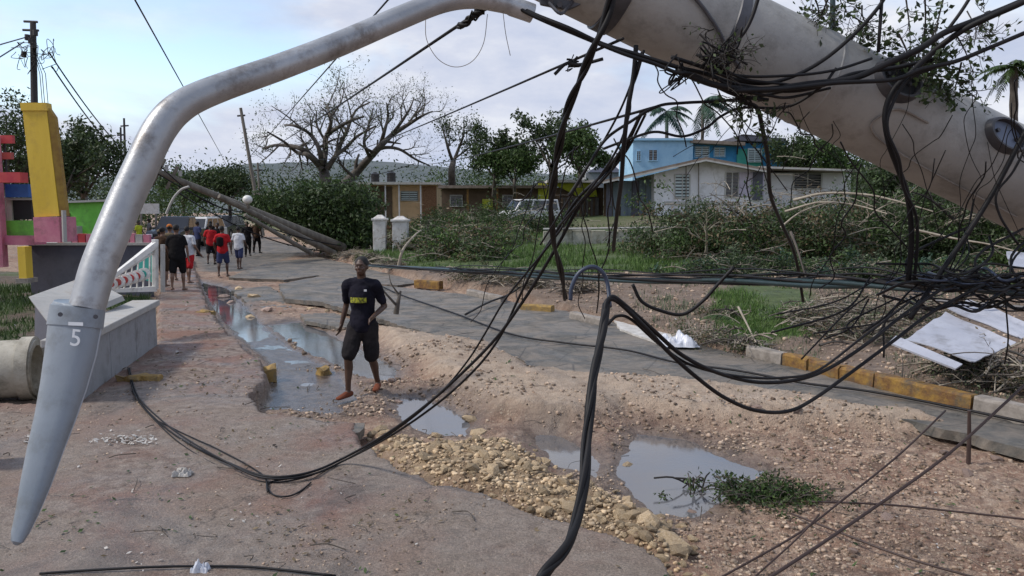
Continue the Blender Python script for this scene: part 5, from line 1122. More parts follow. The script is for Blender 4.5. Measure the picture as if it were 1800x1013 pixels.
for k, (lb, x, y, dx, dz, L__, m_) in enumerate((
    ('dark palm frond arching right above the verge grass, leftmost', 1235, 470, 1, .5, 1.5, 'palmg'), ('palm frond arching left over the verge above the drooping cable', 1345, 468, -1, .5, 1.5, 'palmg'),
    ('palm frond lying level below the tangled heap', 1400, 478, .9, .2, 1.7, 'palmg'), ('blue green palm frond fanning right under the heap', 1500, 476, 1, .35, 1.6, 'palmg'),
    ('blue green palm frond fanning left under the heap', 1560, 478, -1, .45, 1.4, 'palmg'), ('palm frond beside the cable tangle', 1640, 470, .7, .5, 1.2, 'palmg'),
    ('broken banana frond hanging by the brown bungalow', 905, 395, -.4, .9, 2.4, 'leafm'), ('pale green frond in front of the beige bungalow', 745, 400, .5, .9, 2.0, 'leafg'),
    ('tall green frond beside the white van', 868, 400, .3, 1.1, 2.2, 'leafm'), ('palm frond on the lawn edge left of the thick cable', 940, 482, -1, .3, 1.2, 'palmg'),
    ('green frond on top of the leafy heap near the right edge', 1700, 415, -.8, .5, 1.6, 'leafm'), ('drooping frond over the grass patch', 1300, 585, -.6, .5, .8, 'leafm'))):
    c = H3(x, y); mr, ml = MB(), MB(); frond(mr, ml, c+Vector((0, 0, .15)), (dx, rr.uniform(-.5, .3), dz), L__, 24, .55, .05, .55, 900+k)
    t = empty('palm_frond', tuple(c), label=lb, category='palm frond'); mr.build('midrib', M['barkp'], t); ml.build('leaflets', M[m_], t, kind='stuff')
# long pale branches lying on the heaps
for k, (lb, pts, ra) in enumerate((
    ('long pale bare branch arching over the heap right of the white bungalow', [(1395, 352, 22), (1450, 340, 21.5), (1520, 342, 21), (1570, 352, 20.5), (1640, 372, 20)], .045),
    ('pale bare branch crossing just under the long arching one', [(1380, 372, 21.5), (1440, 356, 21), (1500, 360, 21), (1560, 376, 20)], .035),
    ('pale branch rising from the heap towards the flat roof', [(1372, 400, 21), (1410, 372, 21), (1470, 352, 21.5)], .03),
    ('thin pale stick leaning in the grass patch behind the kerb', [(1298, 540, 12.8), (1318, 580, 12.3), (1342, 632, 11.8)], .022),
    ('pale branch stub sticking up among the dark rubbish at right', [(1390, 408, 15), (1402, 440, 14.5), (1420, 500, 14)], .03),
    ('crooked grey branch in front of the brown bungalow', [(700, 470, 24), (708, 440, 24), (728, 415, 24.5), (740, 405, 25)], .05),
    ('dark stump of branch standing between road and gate pillars', [(696, 552, 13.6), (700, 530, 13.6), (704, 512, 13.7)], .05),
    ('long pale branch across the leafy heap at the right edge', [(1600, 402, 18), (1680, 420, 17.5), (1740, 430, 17), (1800, 446, 16.5)], .03))):
    P_ = [W(*p) for p in pts]; t = empty('branch', tuple(P_[0]), label=lb, category='branch'); T = Tr(300+k); T.limb(P_, ra, ra*.4, 3, 1, .5, up=.1); T.mb.build('wood', M['barkp' if 'dark' not in lb else 'bark'], t, smooth='all')
# twigs with leaves caught in the cables over the pole
def twig_tangle(label, starts, seed, nl, d=3.3, down=True, ls=.028, ln=.30, keep=1.0):
    t = empty('leafy_twig', tuple(W(*starts[0][0], d)), label=label, category='twig'); T = Tr(seed); T.mr = .0013
    for (x0, y0), (x1, y1) in starts:
        a_ = W(x0, y0, d+T.r.uniform(-.05, .1)); e = W(x1, y1, d+T.r.uniform(-.1, .15)); T.limb([a_, a_.lerp(e, .5)+Vector((T.r.gauss(0, .03), 0, T.r.gauss(0, .03))), e], .0042, .0015, 5, 2, ln*.35, up=-.1 if down else .2)
    T.mb.build('stem', M['twig'], t)
    tp = np.array([tuple(p) for p in T.tips]); c = tp[RNG.integers(0, len(tp), nl)]+RNG.normal(size=(nl, 3))*.014
    leaves('foliage', c, ls, M['leafd'], t, kind='stuff', aspect=.55); return t
twig_tangle('dense dark leafy twigs caught in the cables above the pole, right of the hole', [((1590, -20), (1600, 90)), ((1625, -20), (1610, 110)), ((1660, -10), (1640, 130)), ((1580, 60), (1620, 120)), ((1640, 60), (1665, 150)), ((1600, 90), (1690, 150)), ((1650, 40), (1580, 110))], 61, 900)
twig_tangle('thinner twigs dangling from the thick corner cable at upper right', [((1700, 20), (1712, 80)), ((1680, 60), (1712, 130)), ((1690, 110), (1672, 158)), ((1740, 20), (1720, 60))], 62, 170)
twig_tangle('small leaf cluster against the sky above the pole, left of the wire', [((1445, -15), (1438, 34)), ((1430, -10), (1426, 30)), ((1455, 0), (1440, 36))], 63, 200)
twig_tangle('leafy sprig above the pole between the wire and the hole', [((1500, -10), (1500, 40)), ((1515, 10), (1528, 52)), ((1500, 30), (1512, 48))], 64, 150)
twig_tangle('dry twigs stuck on the pole face at upper centre', [((1230, 60), (1290, 110)), ((1255, 50), (1262, 116)), ((1300, 60), (1250, 108)), ((1236, 100), (1310, 96))], 65, 90, d=2.95, ls=.02)
twig_tangle('tiny leafy ends hanging from the pole belly above the blue house', [((1290, 178), (1306, 196)), ((1345, 190), (1358, 205)), ((1300, 172), (1296, 192))], 66, 110, d=3.1)
twig_tangle('small dark bird shaped leaf scrap above the second hand hole', [((1700, 160), (1704, 180)), ((1700, 162), (1716, 172))], 67, 50, d=3.5)
# weeds in the puddle, front right
wd = empty('weed_clump', tuple(G(1340, 885, -.2)), label='torn clump of green weeds and roots at the edge of the largest puddle', category='weeds')
rr = random.Random(9); mb = MB(); cs = []
for k in range(120):
    x = rr.gauss(1345, 48); y = 880+(x-1345)*.10+rr.gauss(0, 9); p = G(x, y, -.22); e = p+Vector((rr.gauss(0, .16), rr.gauss(0, .12), rr.uniform(.02, .17))); mb.tube(catmull([p, (p+e)/2+Vector((0, 0, .04)), e], 3), rr.uniform(.002, .006), 4)
    for _ in range(26): f = rr.random(); q = p.lerp(e, f); cs.append((q.x+rr.gauss(0, .025), q.y+rr.gauss(0, .025), q.z+rr.gauss(.02, .02)))
mb.build('stems', M['bark'], wd, kind='stuff'); cs = np.array(cs); h_ = len(cs)//2
leaves('foliage', cs[:h_], .04, M['leafm'], wd, kind='stuff'); leaves('foliage', cs[h_:], .035, M['leafd'], wd, kind='stuff')
mb = MB()
for k in range(9): p = G(1215+rr.gauss(0, 14), 862+rr.gauss(0, 5), -.26); e = p+Vector((rr.gauss(0, .14), rr.gauss(0, .08), rr.uniform(.02, .12))); mb.tube(catmull([p, (p+e)/2+Vector((0, 0, .04)), e], 3), .008, 4)
mb.build('root_tuft', M['twig'], label='small dark root tuft standing in the largest puddle', category='root')
# grass blades
def blades(name, N_, xr, yr, cond, hgt, lm, dlo, dhi):
    d = np.exp(RNG.uniform(math.log(dlo), math.log(dhi), N_*3)); u = RNG.uniform(xr[0], xr[1], N_*3); x = (u-900)/F*d
    Hh, mk = heights(x, d); sel = (RNG.random(len(x)) < cond(mk, x, d)); x, d, Hh = x[sel][:N_], d[sel][:N_], Hh[sel][:N_]; n = len(x)
    s = (hgt*RNG.uniform(.5, 1.4, n)*np.clip(d/14, .5, 1.6))[:, None]; a = RNG.uniform(0, 6.28, n); w_ = np.stack([np.cos(a), np.sin(a), 0*a], 1)*s*.09; ln = np.concatenate([RNG.normal(size=(n, 2))*.35, np.ones((n, 1))], 1)*s
    b_ = np.stack([x, d, Hh-.01], 1); v = np.stack([b_-w_, b_+w_, b_+ln], 1).reshape(-1, 3)
    return npmesh(name, v, np.arange(n*3).reshape(n, 3), M[lm], kind='stuff')
blades('grass', 95000, (620, 2000), 0, lambda mk, x, d: (mk['grass']*mk['ver'])*.9*np.clip(vnoise(x, d, .7, 33, 4)*2+.6, 0, 1), .10, 'leafl', 8, 40)
blades('weeds', 14000, (900, 2000), 0, lambda mk, x, d: (1-mk['grass'])*mk['ver']*np.clip(vnoise(x, d, .9, 34, 4)*3-.3, 0, 1), .09, 'leafg', 6, 22)
blades('left_grass', 16000, (-300, 260), 0, lambda mk, x, d: mk['left']*mk['grass'], .11, 'leafm', 7, 22)
# ================================================================ PEOPLE
M['skin'] = mat('dark brown skin', (.055, .028, .017), .5, (.075, .038, .024), 8, .0006, 60, spec=.5)
M['skin2'] = mat('brown skin', (.12, .062, .040), .5, (.15, .08, .052), 8, spec=.5)
M['foot'] = mat('reddish muddy foot skin', (.22, .075, .045), .6, (.14, .06, .04), 12)
M['hair'] = mat('black hair', (.008, .007, .007), .8, bump=.004, bscale=160)
M['eyew'] = mat('eye white', (.28, .25, .22), .3)
def cloth(name, c, c2=None): return mat(name, c, .95, c2 or tuple(v*.75 for v in c), 7, .006, 22, spec=.15)
CL = dict(navy=cloth('black navy cotton', (.007, .007, .012), (.014, .013, .022)), black=cloth('black cloth', (.012, .011, .012)), dark=cloth('charcoal shorts', (.012, .011, .012), (.022, .019, .02)), brownc=cloth('dark brown cloth', (.06, .035, .022)), red=cloth('red cloth', (.42, .02, .025)), white=cloth('white cotton', (.58, .59, .62)), blue=cloth('denim blue cloth', (.04, .05, .11)), orange=cloth('orange cloth', (.45, .15, .04)), yellowc=cloth('yellow cloth', (.50, .55, .04)), rustc=cloth('muddy reddish sandal', (.17, .055, .03)), grey=cloth('grey cloth', (.18, .18, .19)), khaki=cloth('khaki cloth', (.17, .13, .08)), purple=cloth('plum cloth', (.07, .03, .07)))
M['ylogo'] = mat('yellow green chest print', (.35, .36, .02), .8, (.08, .08, .01), 34, detail=1)
def person(label, loc, rz, h, shirt, legs, skin='skin', hair='hair', pose=None, fine=False, long=False, bag=None, sleeve=.62, hat=None, group=None, feet='skin', build=1.0):
    S = h/1.75
    p = dict(kL=(-.10, -.03, .50), aL=(-.11, .03, .09), kR=(.10, -.05, .50), aR=(.11, -.01, .09), eL=(-.27, .03, 1.13), wL=(-.31, -.04, .88), eR=(.27, .03, 1.13), wR=(.31, -.04, .88), hL=(0, 0), hR=(0, 0), head=(0, -.01), lean=0.0)
    p.update(pose or {})
    V_ = lambda a: Vector((a[0]*S, a[1]*S, a[2]*S))
    t = empty('person', loc, rz, label=label, category='person', group=group)
    B_ = build
    body = MB(); vx = .0075 if fine else .016
    def C(mb, pts, rad, n=12, ref=(0, 1, 0)):
        mb.cap([V_(q) for q in pts], [((r[0]*S, r[1]*S) if isinstance(r, tuple) else (r*S, r*S)) for r in rad], n, ref)
    ln = p['lean']
    C(body, [(0, 0, .90), (0, .005, 1.0), (0, .01, 1.10), (0, .0+ln, 1.25), (0, .01+ln, 1.38)], [(.150*B_, .105), (.150*B_, .105), (.135*B_, .10), (.165*B_, .112), (.13, .085)], 20)
    C(body, [(-.165, .01+ln, 1.40), (0, .02+ln, 1.43), (.165, .01+ln, 1.40)], [.062, .07, .062], 12, (0, 0, 1))
    C(body, [(0, .02+ln, 1.40), (0, .01+ln, 1.50), (0, -.005+ln, 1.56)], [.066, .056, .054])
    hx, hy = p['head']; hc = Vector((hx*S, (hy+ln)*S, 1.635*S))
    for c_, r_ in (((0, .01, .01), (.075, .093, .105)), ((0, -.015, -.055), (.056, .072, .062)), ((0, -.03, -.075), (.035, .05, .035)), ((0, -.088, -.018), (.014, .020, .024)), ((0, -.082, -.028), (.021, .014, .011)), ((0, -.078, -.060), (.026, .013, .012)), ((-.077, .012, -.012), (.010, .020, .030)), ((.077, .012, -.012), (.010, .020, .030)), ((0, -.078, .028), (.052, .014, .012)), ((-.04, -.06, -.03), (.022, .02, .022)), ((.04, -.06, -.03), (.022, .02, .022))):
        body.ell(hc+Vector(c_)*S, tuple(v*S for v in r_), 14, 10)
    fts = []
    for s, kn, an, (tx, ty) in ((-1, p['kL'], p['aL'], p['hL']), (1, p['kR'], p['aR'], p['hR'])):
        hp_ = (s*.085, 0, .90); mid = tuple((hp_[i]+kn[i])/2 for i in range(3)); cf = tuple(kn[i]*.68+an[i]*.32+(0, .022, 0)[i] for i in range(3))
        C(body, [hp_, mid, kn], [.088, .073, .054], 14); C(body, [kn, cf, tuple(kn[i]*.3+an[i]*.7 for i in range(3)), an], [.053, .054, .037, .034], 12)
        a_ = Vector(an); dr = Vector((s*.15+tx, -1+ty, 0)).normalized(); b_ = a_+dr*.12; 
        C(body, [tuple(a_-dr*.045+Vector((0, 0, -.045))), tuple(a_+dr*.03+Vector((0, 0, -.038))), tuple(b_+Vector((0, 0, -.055))), tuple(b_+dr*.055+Vector((0, 0, -.062)))], [(.034, .034), (.037, .042), (.043, .026), (.034, .018)], 12, (0, 0, 1))
        if fine:
            for k in range(5):
                q = b_+dr*.06+Vector((-dr.y, dr.x, 0))*(-s)*(-.030+.0155*k); C(body, [tuple(q+Vector((0, 0, -.068))), tuple(q+dr*(.032-.004*k)+Vector((0, 0, -.070)))], [.011-.001*k, .009-.001*k], 8, (0, 0, 1))
        ft = MB(); fts.append(ft)
        if feet != 'skin': 
            C(ft, [tuple(a_-dr*.05+Vector((0, 0, -.045))), tuple(a_+dr*.03+Vector((0, 0, -.04))), tuple(b_+Vector((0, 0, -.052))), tuple(b_+dr*.07+Vector((0, 0, -.06)))], [(.036, .038), (.039, .044), (.046, .030), (.040, .022)], 12, (0, 0, 1))
    for s, el, wr in ((-1, p['eL'], p['wL']), (1, p['eR'], p['wR'])):
        sh = (s*.185, .01+ln, 1.395); C(body, [sh, tuple((sh[i]+el[i])/2 for i in range(3)), el], [.054, .047, .038], 12); C(body, [el, tuple(el[i]*.6+wr[i]*.4 for i in range(3)), wr], [.037, .036, .025], 12)
        e_, w_ = Vector(el), Vector(wr); d = (w_-e_).normalized(); side = Vector((0, 1, 0)); side = (side-d*side.dot(d)).normalized(); nrm = d.cross(side)*s
        pm = w_+d*.05; C(body, [tuple(w_), tuple(pm), tuple(w_+d*.085)], [(.026, .018), (.020, .038), (.018, .038)], 12, tuple(side))
        for k, (o_, l_) in enumerate(((-.030, .068), (-.010, .078), (.010, .074), (.029, .058))):
            q = w_+d*.082+side*o_; q2 = q+d*l_*.5+nrm*.008; q3 = q2+d*l_*.42+nrm*.022; C(body, [tuple(q), tuple(q2), tuple(q3)], [.0098, .009, .0078], 8)
        q = w_+d*.02-side*.025; C(body, [tuple(q), tuple(q+d*.035-side*.028+nrm*.005), tuple(q+d*.065-side*.032+nrm*.015)], [.012, .011, .009], 8)
    def fin(o, vx_, it):
        m_ = o.modifiers.new('r', 'REMESH'); m_.mode = 'VOXEL'; m_.voxel_size = vx_; m_.use_smooth_shade = True
        m_ = o.modifiers.new('s', 'SMOOTH'); m_.factor = .5; m_.iterations = it
    tex_ = bpy.data.textures.get('folds') or bpy.data.textures.new('folds', 'CLOUDS'); tex_.noise_scale = .13; tex_.noise_depth = 3
    def folds(o, st=.03):
        m_ = o.modifiers.new('f', 'DISPLACE'); m_.texture = tex_; m_.strength = st; m_.mid_level = .45; m_.texture_coords = 'GLOBAL'
        return o
    # body is built about the local origin
    def bl(mb, name, m_, **k):
        me = bpy.data.meshes.new(name); me.from_pydata(mb.v, [], mb.f); me.polygons.foreach_set('use_smooth', [True]*len(me.polygons)); me.update(); o_ = link(name, me, m_, t, **k); return o_
    o = bl(body, 'body', M[skin]); fin(o, vx, 3)
    if fine:
        o.data.materials.append(M['foot'])
    for ft in fts:
        if ft.v: fin(bl(ft, 'shoe', CL[feet]), vx*1.2, 2)
    sh_ = MB(); C(sh_, [(0, .0, .90), (0, .005, 1.0), (0, .01, 1.10), (0, .0+ln, 1.25), (0, .01+ln, 1.37), (0, .015+ln, 1.44)], [(.190*B_, .148), (.182*B_, .138), (.170*B_, .128), (.186*B_, .135), (.160, .11), (.075, .07)], 22)
    C(sh_, [(-.165, .01+ln, 1.40), (0, .02+ln, 1.42), (.165, .01+ln, 1.40)], [.078, .085, .078], 12, (0, 0, 1))
    for s, el in ((-1, p['eL']), (1, p['eR'])):
        a_ = Vector((s*.185, .01+ln, 1.39)); e_ = Vector(el); q = a_.lerp(e_, sleeve); C(sh_, [tuple(a_), tuple(a_.lerp(q, .5)), tuple(q)], [.066, .060, .058], 14)
        if sleeve > .95: C(sh_, [tuple(e_), (p['wL'] if s < 0 else p['wR'])], [.052, .04], 12)
    so = bl(sh_, 'shirt', CL[shirt]); fin(so, vx*1.25, 4); folds(so, .034)
    st_ = MB(); C(st_, [(0, 0, .86), (0, 0, .96), (0, .005, 1.02)], [(.168*B_, .128), (.166*B_, .126), (.155*B_, .12)], 20)
    for s, kn, an in ((-1, p['kL'], p['aL']), (1, p['kR'], p['aR'])):
        hp_ = Vector((s*.088, 0, .88)); k_ = Vector(kn); q = hp_.lerp(k_, .88); C(st_, [tuple(hp_), tuple(hp_.lerp(q, .5)), tuple(k_ if long else q)], [.105, .102, .095 if not long else .078], 14)
        if long: C(st_, [kn, tuple(Vector(kn).lerp(Vector(an), .9))], [.072, .056], 12)
    so = bl(st_, 'trousers' if long else 'shorts', CL[legs]); fin(so, vx*1.25, 4); folds(so, .034)
    hr = MB()
    if hair == 'hair' or hair == 'bun':
        hr.ell(hc+Vector((0, .022, .030))*S, (.082*S, .094*S, .093*S), 20, 12)
        if hair == 'bun': hr.ell(hc+Vector((0, .10, .05))*S, (.045*S,)*3, 12, 8)
    ho = bl(hr, 'hair', M['hair']); 
    if hat: 
        hm = MB(); hm.ell(hc+Vector((0, .012, .05))*S, (.09*S, .10*S, .085*S), 16, 10); bl(hm, 'cap', CL[hat])
    if fine:
        for s in (-1, 1):
            e = MB(); e.ell(hc+Vector((s*.031, -.078, .004))*S, (.010*S, .006*S, .0045*S), 12, 8); eo = bl(e, 'eye', M['eyew']); 
            e = MB(); e.ell(hc+Vector((s*.031, -.0855, .004))*S, (.006*S, .003*S, .006*S), 10, 6); io = bl(e, 'iris', M['hair']); io.parent = eo
        pt = MB(); rows = []
        for z_ in (1.195, 1.225, 1.26):
            for k in range(13):
                a_ = math.radians(-42+7*k); rows.append(Vector((math.sin(a_)*.176*build, -math.cos(a_)*.152+ln*.9-.002, z_))*S)
        pt.add(rows, [(r*13+k, r*13+k+1, (r+1)*13+k+1, (r+1)*13+k) for r in range(2) for k in range(12)]); bl(pt, 'chest_print', M['ylogo'])
        pt = MB(); pt.add([Vector((.075+dx, -.146, 1.335+dz))*S for dx, dz in ((0, 0), (.035, 0), (.035, .025), (0, .025))], [(0, 1, 2, 3)]); bl(pt, 'chest_badge', CL['white'])
    if bag:
        bm_ = MB(); bm_.cap([V_((.02, .19, 1.12)), V_((.02, .20, 1.32))], [(.12*S, .07*S)]*2, 12); fin(bl(bm_, 'backpack', CL[bag]), .015, 3)
    return t
def hz(px, py): g = H3(px, py); return g
g = G(640, 697, -.235)
man = person('barefoot man in black shirt with yellow chest print striding towards the camera', (g.x, g.y, -.235), math.radians(-9), 1.74, 'navy', 'dark', fine=True, feet='rustc', build=.86,
             pose=dict(kL=(-.125, -.19, .52), aL=(-.15, -.15, .10), kR=(.10, .03, .48), aR=(.115, .20, .14), eL=(-.25, .12, 1.14), wL=(-.31, .09, .89), eR=(.25, .10, 1.13), wR=(.19, -.15, 1.03), head=(.012, -.02), lean=-.02, hL=(-.12, .2)), sleeve=.72)
def at_px(x, y): q = H3(x, y); return (q.x, q.y, q.z)
PP = [
    ('person in dark brown top and shorts seen from behind, leftmost of the near group', 290, 506, 3.05, 1.62, dict(shirt='brownc', legs='brownc', skin='skin2', hair='bun', hat=None)),
    ('broad person in black top and black shorts from behind, amid the near group', 314, 512, 3.2, 1.70, dict(shirt='black', legs='black', skin='skin2', build=1.18)),
    ('person in red shorts and white shirt at the right of the group on the walk', 333, 500, 2.9, 1.62, dict(shirt='white', legs='red', skin='skin2')),
    ('person in orange cap half hidden behind the walking group', 302, 494, 3.4, 1.66, dict(shirt='khaki', legs='dark', skin='skin2', hat='orange')),
    ('person with tan cap behind the left of the walking group', 284, 490, 3.0, 1.60, dict(shirt='purple', legs='brownc', skin='skin2', hat='khaki')),
    ('person in red shirt and navy shorts walking away in the middle of the road', 393, 488, 3.2, 1.70, dict(shirt='red', legs='blue', skin='skin', bag='black')),
    ('person in white shirt and blue shorts walking away at the right of the road group', 421, 475, 3.05, 1.60, dict(shirt='white', legs='blue', skin='skin')),
    ('person in dark red top walking far behind the red shirted one', 372, 466, 3.3, 1.66, dict(shirt='red', legs='black', skin='skin')),
    ('person in black standing beside the red shirted walker', 384, 462, 0.2, 1.66, dict(shirt='black', legs='black', long=True)),
    ('person in dark clothes behind the white shirted walker', 436, 452, 0.4, 1.66, dict(shirt='dark', legs='dark', long=True)),
    ('person in blue walking between the two groups', 349, 452, 2.6, 1.66, dict(shirt='blue', legs='dark', long=True)),
    ('person in yellow shirt standing beyond the railing near the signboard', 246, 440, 1.2, 1.6, dict(shirt='yellowc', legs='grey', long=True)),
    ('person in grey standing near the signboard beyond the railing', 264, 436, 2.2, 1.66, dict(shirt='grey', legs='blue', long=True)),
    ('person in dark clothes at the far right end of the crowd by the fallen poles', 452, 446, 3.0, 1.66, dict(shirt='brownc', legs='black', long=True)),
    ('person in black at the back of the crowd beside the white car', 372, 446, 3.0, 1.62, dict(shirt='black', legs='blue', long=True)),
]
for i, (lb, x, y, rz, h, kw) in enumerate(PP):
    q = at_px(x, y); s = 1 if i % 2 else -1
    person(lb, q, rz, h, feet=('black' if i > 6 else 'skin'), group='people walking away down the road', pose=dict(kL=(-.10, -.10*s-.02, .50), aL=(-.11, -.12*s+.04, .09+.03*(s < 0)), kR=(.10, .10*s-.02, .50), aR=(.11, .14*s+.02, .09+.03*(s > 0)), wL=(-.29, -.08+.1*s, .90), wR=(.29, -.08-.1*s, .90)), **kw)
# ================================================================ VEHICLES
M['carw'] = mat('white car paint', (.62, .62, .62), .3, (.55, .55, .54), 2, spec=.6); M['card'] = mat('dark blue car paint', (.02, .022, .03), .25, spec=.6); M['tyre'] = mat('tyre rubber', (.015, .015, .015), .8); M['rim'] = mat('wheel rim', (.3, .3, .3), .4, metal=.6)
M['lens'] = mat('headlight lens', (.55, .56, .58), .1, spec=.8); M['chrome'] = mat('dull chrome', (.4, .4, .4), .3, metal=.8); M['tail'] = mat('tail light', (.35, .02, .02), .3)
def car(label, loc, rz, paint, kind='suv', cat='car'):
    t = empty('parked_car', loc, rz, label=label, category=cat)
    Lh, Wd, bz, rf, hb_ = dict(suv=(4.3, 1.78, .95, 1.72, .42), pickup=(5.0, 1.85, 1.0, 1.78, .5), van=(4.5, 1.72, 1.02, 1.95, .4))[kind]
    f, r = -Lh/2, Lh/2; wy = (f+.85, r-.85); wr = .35
    pr = [(f+.03, hb_*.8), (f, .65), (f+.06, bz-.12)]
    pr += {'suv': [(f+.25, bz), (f+1.15, bz+.08), (r-.05, bz+.10)], 'pickup': [(f+.25, bz), (f+1.35, bz+.1), (r-.03, bz+.05)], 'van': [(f+.12, bz), (f+.55, bz+.1), (r-.03, bz+.12)]}[kind]
    pr += [(r, .6), (r-.03, hb_*.75)]
    for w_ in wy[::-1]:
        pr += [(w_+math.cos(a)*(wr+.06), wr+math.sin(a)*(wr+.06)) for a in np.linspace(-.12, math.pi+.12, 9) if wr+math.sin(a)*(wr+.06) > .28]
    def ex(poly, w2, name, m_, bev=.03, tap=None):
        mb = MB(); n = len(poly); vs = [(-w2, y, z) for y, z in poly]+[(w2, y, z) for y, z in poly]
        if tap: vs = [(x*(1-tap*max(0, (z-bz))/(rf-bz)), y, z) for x, y, z in vs]
        mb.add(vs, [tuple(range(n))[::-1], tuple(range(n, 2*n))]+[(i, (i+1) % n, (i+1) % n+n, i+n) for i in range(n)])
        me = bpy.data.meshes.new(name); me.from_pydata(mb.v, [], mb.f); me.update(); o = link(name, me, m_, t)
        if bev: b_ = o.modifiers.new('b', 'BEVEL'); b_.width = bev; b_.segments = 2; b_.angle_limit = .5
        return o
    ex(pr, Wd/2, 'body', paint)
    c0, c1, c2, c3 = {'suv': (f+1.0, f+1.65, r-.45, r-.1), 'pickup': (f+1.3, f+1.95, f+3.0, f+3.15), 'van': (f+.5, f+1.15, r-.2, r-.06)}[kind]
    ex([(c0, bz+.04), (c1, rf), (c2, rf), (c3, bz+.04)], Wd/2-.03, 'cabin', paint, .04, .14)
    k_ = .14
    def onx(z): return (Wd/2-.03)*(1-k_*(z-bz)/(rf-bz))
    za, zb = bz+.12, rf-.10
    def fy(z): return c0+(c1-c0)*(z-bz-.04)/(rf-bz-.04)
    def ry(z): return c3+(c2-c3)*(z-bz-.04)/(rf-bz-.04)
    def q(name, vs, m_, par=t):
        me = bpy.data.meshes.new(name); me.from_pydata([tuple(v) for v in vs], [], [tuple(range(len(vs)))]); me.update(); return link(name, me, m_, par)
    q('windscreen', [(-onx(za)+.06, fy(za)-.012, za), (onx(za)-.06, fy(za)-.012, za), (onx(zb)-.08, fy(zb)-.012, zb), (-onx(zb)+.08, fy(zb)-.012, zb)], M['glass'])
    q('rear_window', [(-onx(za)+.08, ry(za)+.012, za), (onx(za)-.08, ry(za)+.012, za), (onx(zb)-.1, ry(zb)+.012, zb), (-onx(zb)+.1, ry(zb)+.012, zb)], M['glass'])
    for s in (-1, 1):
        segs = 3 if kind != 'pickup' else 2; 
        for j in range(segs):
            A0, A1 = j/segs+.02, (j+1)/segs-.02
            g_ = lambda a, z: (s*(onx(z)+.012), (fy(z)+.12)*(1-a)+(ry(z)-.1)*a, z)
            q('side_window', [g_(A0, za), g_(A1, za), g_(A1, zb), g_(A0, zb)], M['glass'])
        for nm, yy, mm, hh in (('headlight', f, 'lens', .16), ('tail_light', r, 'tail', .22)):
            mb = MB(); mb.box((s*(Wd/2-.24), yy, .78), (.34, .10, hh)); me = bpy.data.meshes.new(nm); me.from_pydata(mb.v, [], mb.f); o = link(nm, me, M[mm], t); b_ = o.modifiers.new('b', 'BEVEL'); b_.width = .03
        mb = MB(); mb.box((s*(Wd/2+.10), c0+.35, bz+.12), (.20, .10, .14)); me = bpy.data.meshes.new('m'); me.from_pydata(mb.v, [], mb.f); link('wing_mirror', me, paint, t)
        for yy in wy:
            mb = MB(); mb.tube([(s*(Wd/2-.22), yy, wr), (s*(Wd/2-.20), yy, wr), (s*(Wd/2-.02), yy, wr), (s*(Wd/2), yy, wr)], [wr*.92, wr, wr, wr*.9], 20); me = bpy.data.meshes.new('w'); me.from_pydata(mb.v, [], mb.f); wo = link('wheel', me, M['tyre'], t)
            mb = MB(); mb.tube([(s*(Wd/2-.03), yy, wr), (s*(Wd/2+.012), yy, wr)], [wr*.62, wr*.55], 14); me = bpy.data.meshes.new('rim'); me.from_pydata(mb.v, [], mb.f); ro = link('rim', me, M['rim'], wo)
    for nm, c_, s_, mm in (('grille', (0, f-.01, .76), (Wd-.9, .05, .18), 'tyre'), ('bumper', (0, f-.03, .48), (Wd-.06, .16, .20), 'chrome' if kind == 'pickup' else 'tyre'), ('bumper', (0, r+.02, .5), (Wd-.06, .14, .2), 'tyre'), ('number_plate', (0, f-.12, .48), (.4, .02, .11), 'lens')):
        mb = MB(); mb.box(c_, s_); me = bpy.data.meshes.new(nm); me.from_pydata(mb.v, [], mb.f); link(nm, me, M[mm], t)
    return t
q = at_px(316, 436); car('dark pickup truck parked head on behind the walking group', q, .05, M['card'], 'pickup', 'pickup truck')
q = at_px(352, 430); car('white car parked head on beyond the dark pickup', q, -.05, M['carw'], 'suv', 'car')
q = at_px(396, 414); car('dark car far down the road behind the crowd', q, .0, M['card'], 'suv', 'car')
v_ = W(930, 398, 44); car('white van parked in the yard of the brown bungalow behind the thick cable', (v_.x+.1, 47, HZ(v_.x, 47)-.05), math.radians(-62), M['carw'], 'van', 'van').scale = (.78, .78, .78)
# ================================================================ LOOSE THINGS, STONES
M['zinc'] = mat('white coated roofing sheet', (.34, .35, .40), .4, (.44, .45, .50), 1.4, .003, 12, metal=.2, dirt=(.18, .17, .17), dscale=3.5, damt=.75)
def sheet(label, quads, th=.012, name='roofing_sheet', m='zinc', cat='roofing sheet', nr=3):
    t = empty(name, tuple(quads[0][0]), label=label, category=cat)
    for q in quads:
        a, b, c, d = q; n_ = (b-a).cross(d-a).normalized(); n_ = n_ if n_.z > 0 else -n_
        nu, nv = 36, 10; vs = []
        for j in range(nv+1):
            for i in range(nu+1):
                u, v = i/nu, j/nv; p = a.lerp(b, u).lerp(d.lerp(c, u), v)
                rib = .03*max(0, math.cos(v*math.pi*2*nr))**4+.05*mn.noise(p*1.5)
                vs.append(p+n_*rib)
        k = len(vs); vs += [p-n_*th for p in vs]; fs = []
        W_ = nu+1
        for j in range(nv):
            for i in range(nu): f = (j*W_+i, j*W_+i+1, (j+1)*W_+i+1, (j+1)*W_+i); fs.append(f); fs.append(tuple(x+k for x in f[::-1]))
        rim_ = [i for i in range(W_)]+[j*W_+nu for j in range(1, nv+1)]+[nv*W_+i for i in range(nu-1, -1, -1)]+[j*W_ for j in range(nv-1, 0, -1)]
        for x, y in zip(rim_, rim_[1:]+rim_[:1]): fs.append((x, x+k, y+k, y))
        MB().add(vs, fs).build('panel', M[m], t, smooth=True)
    return t
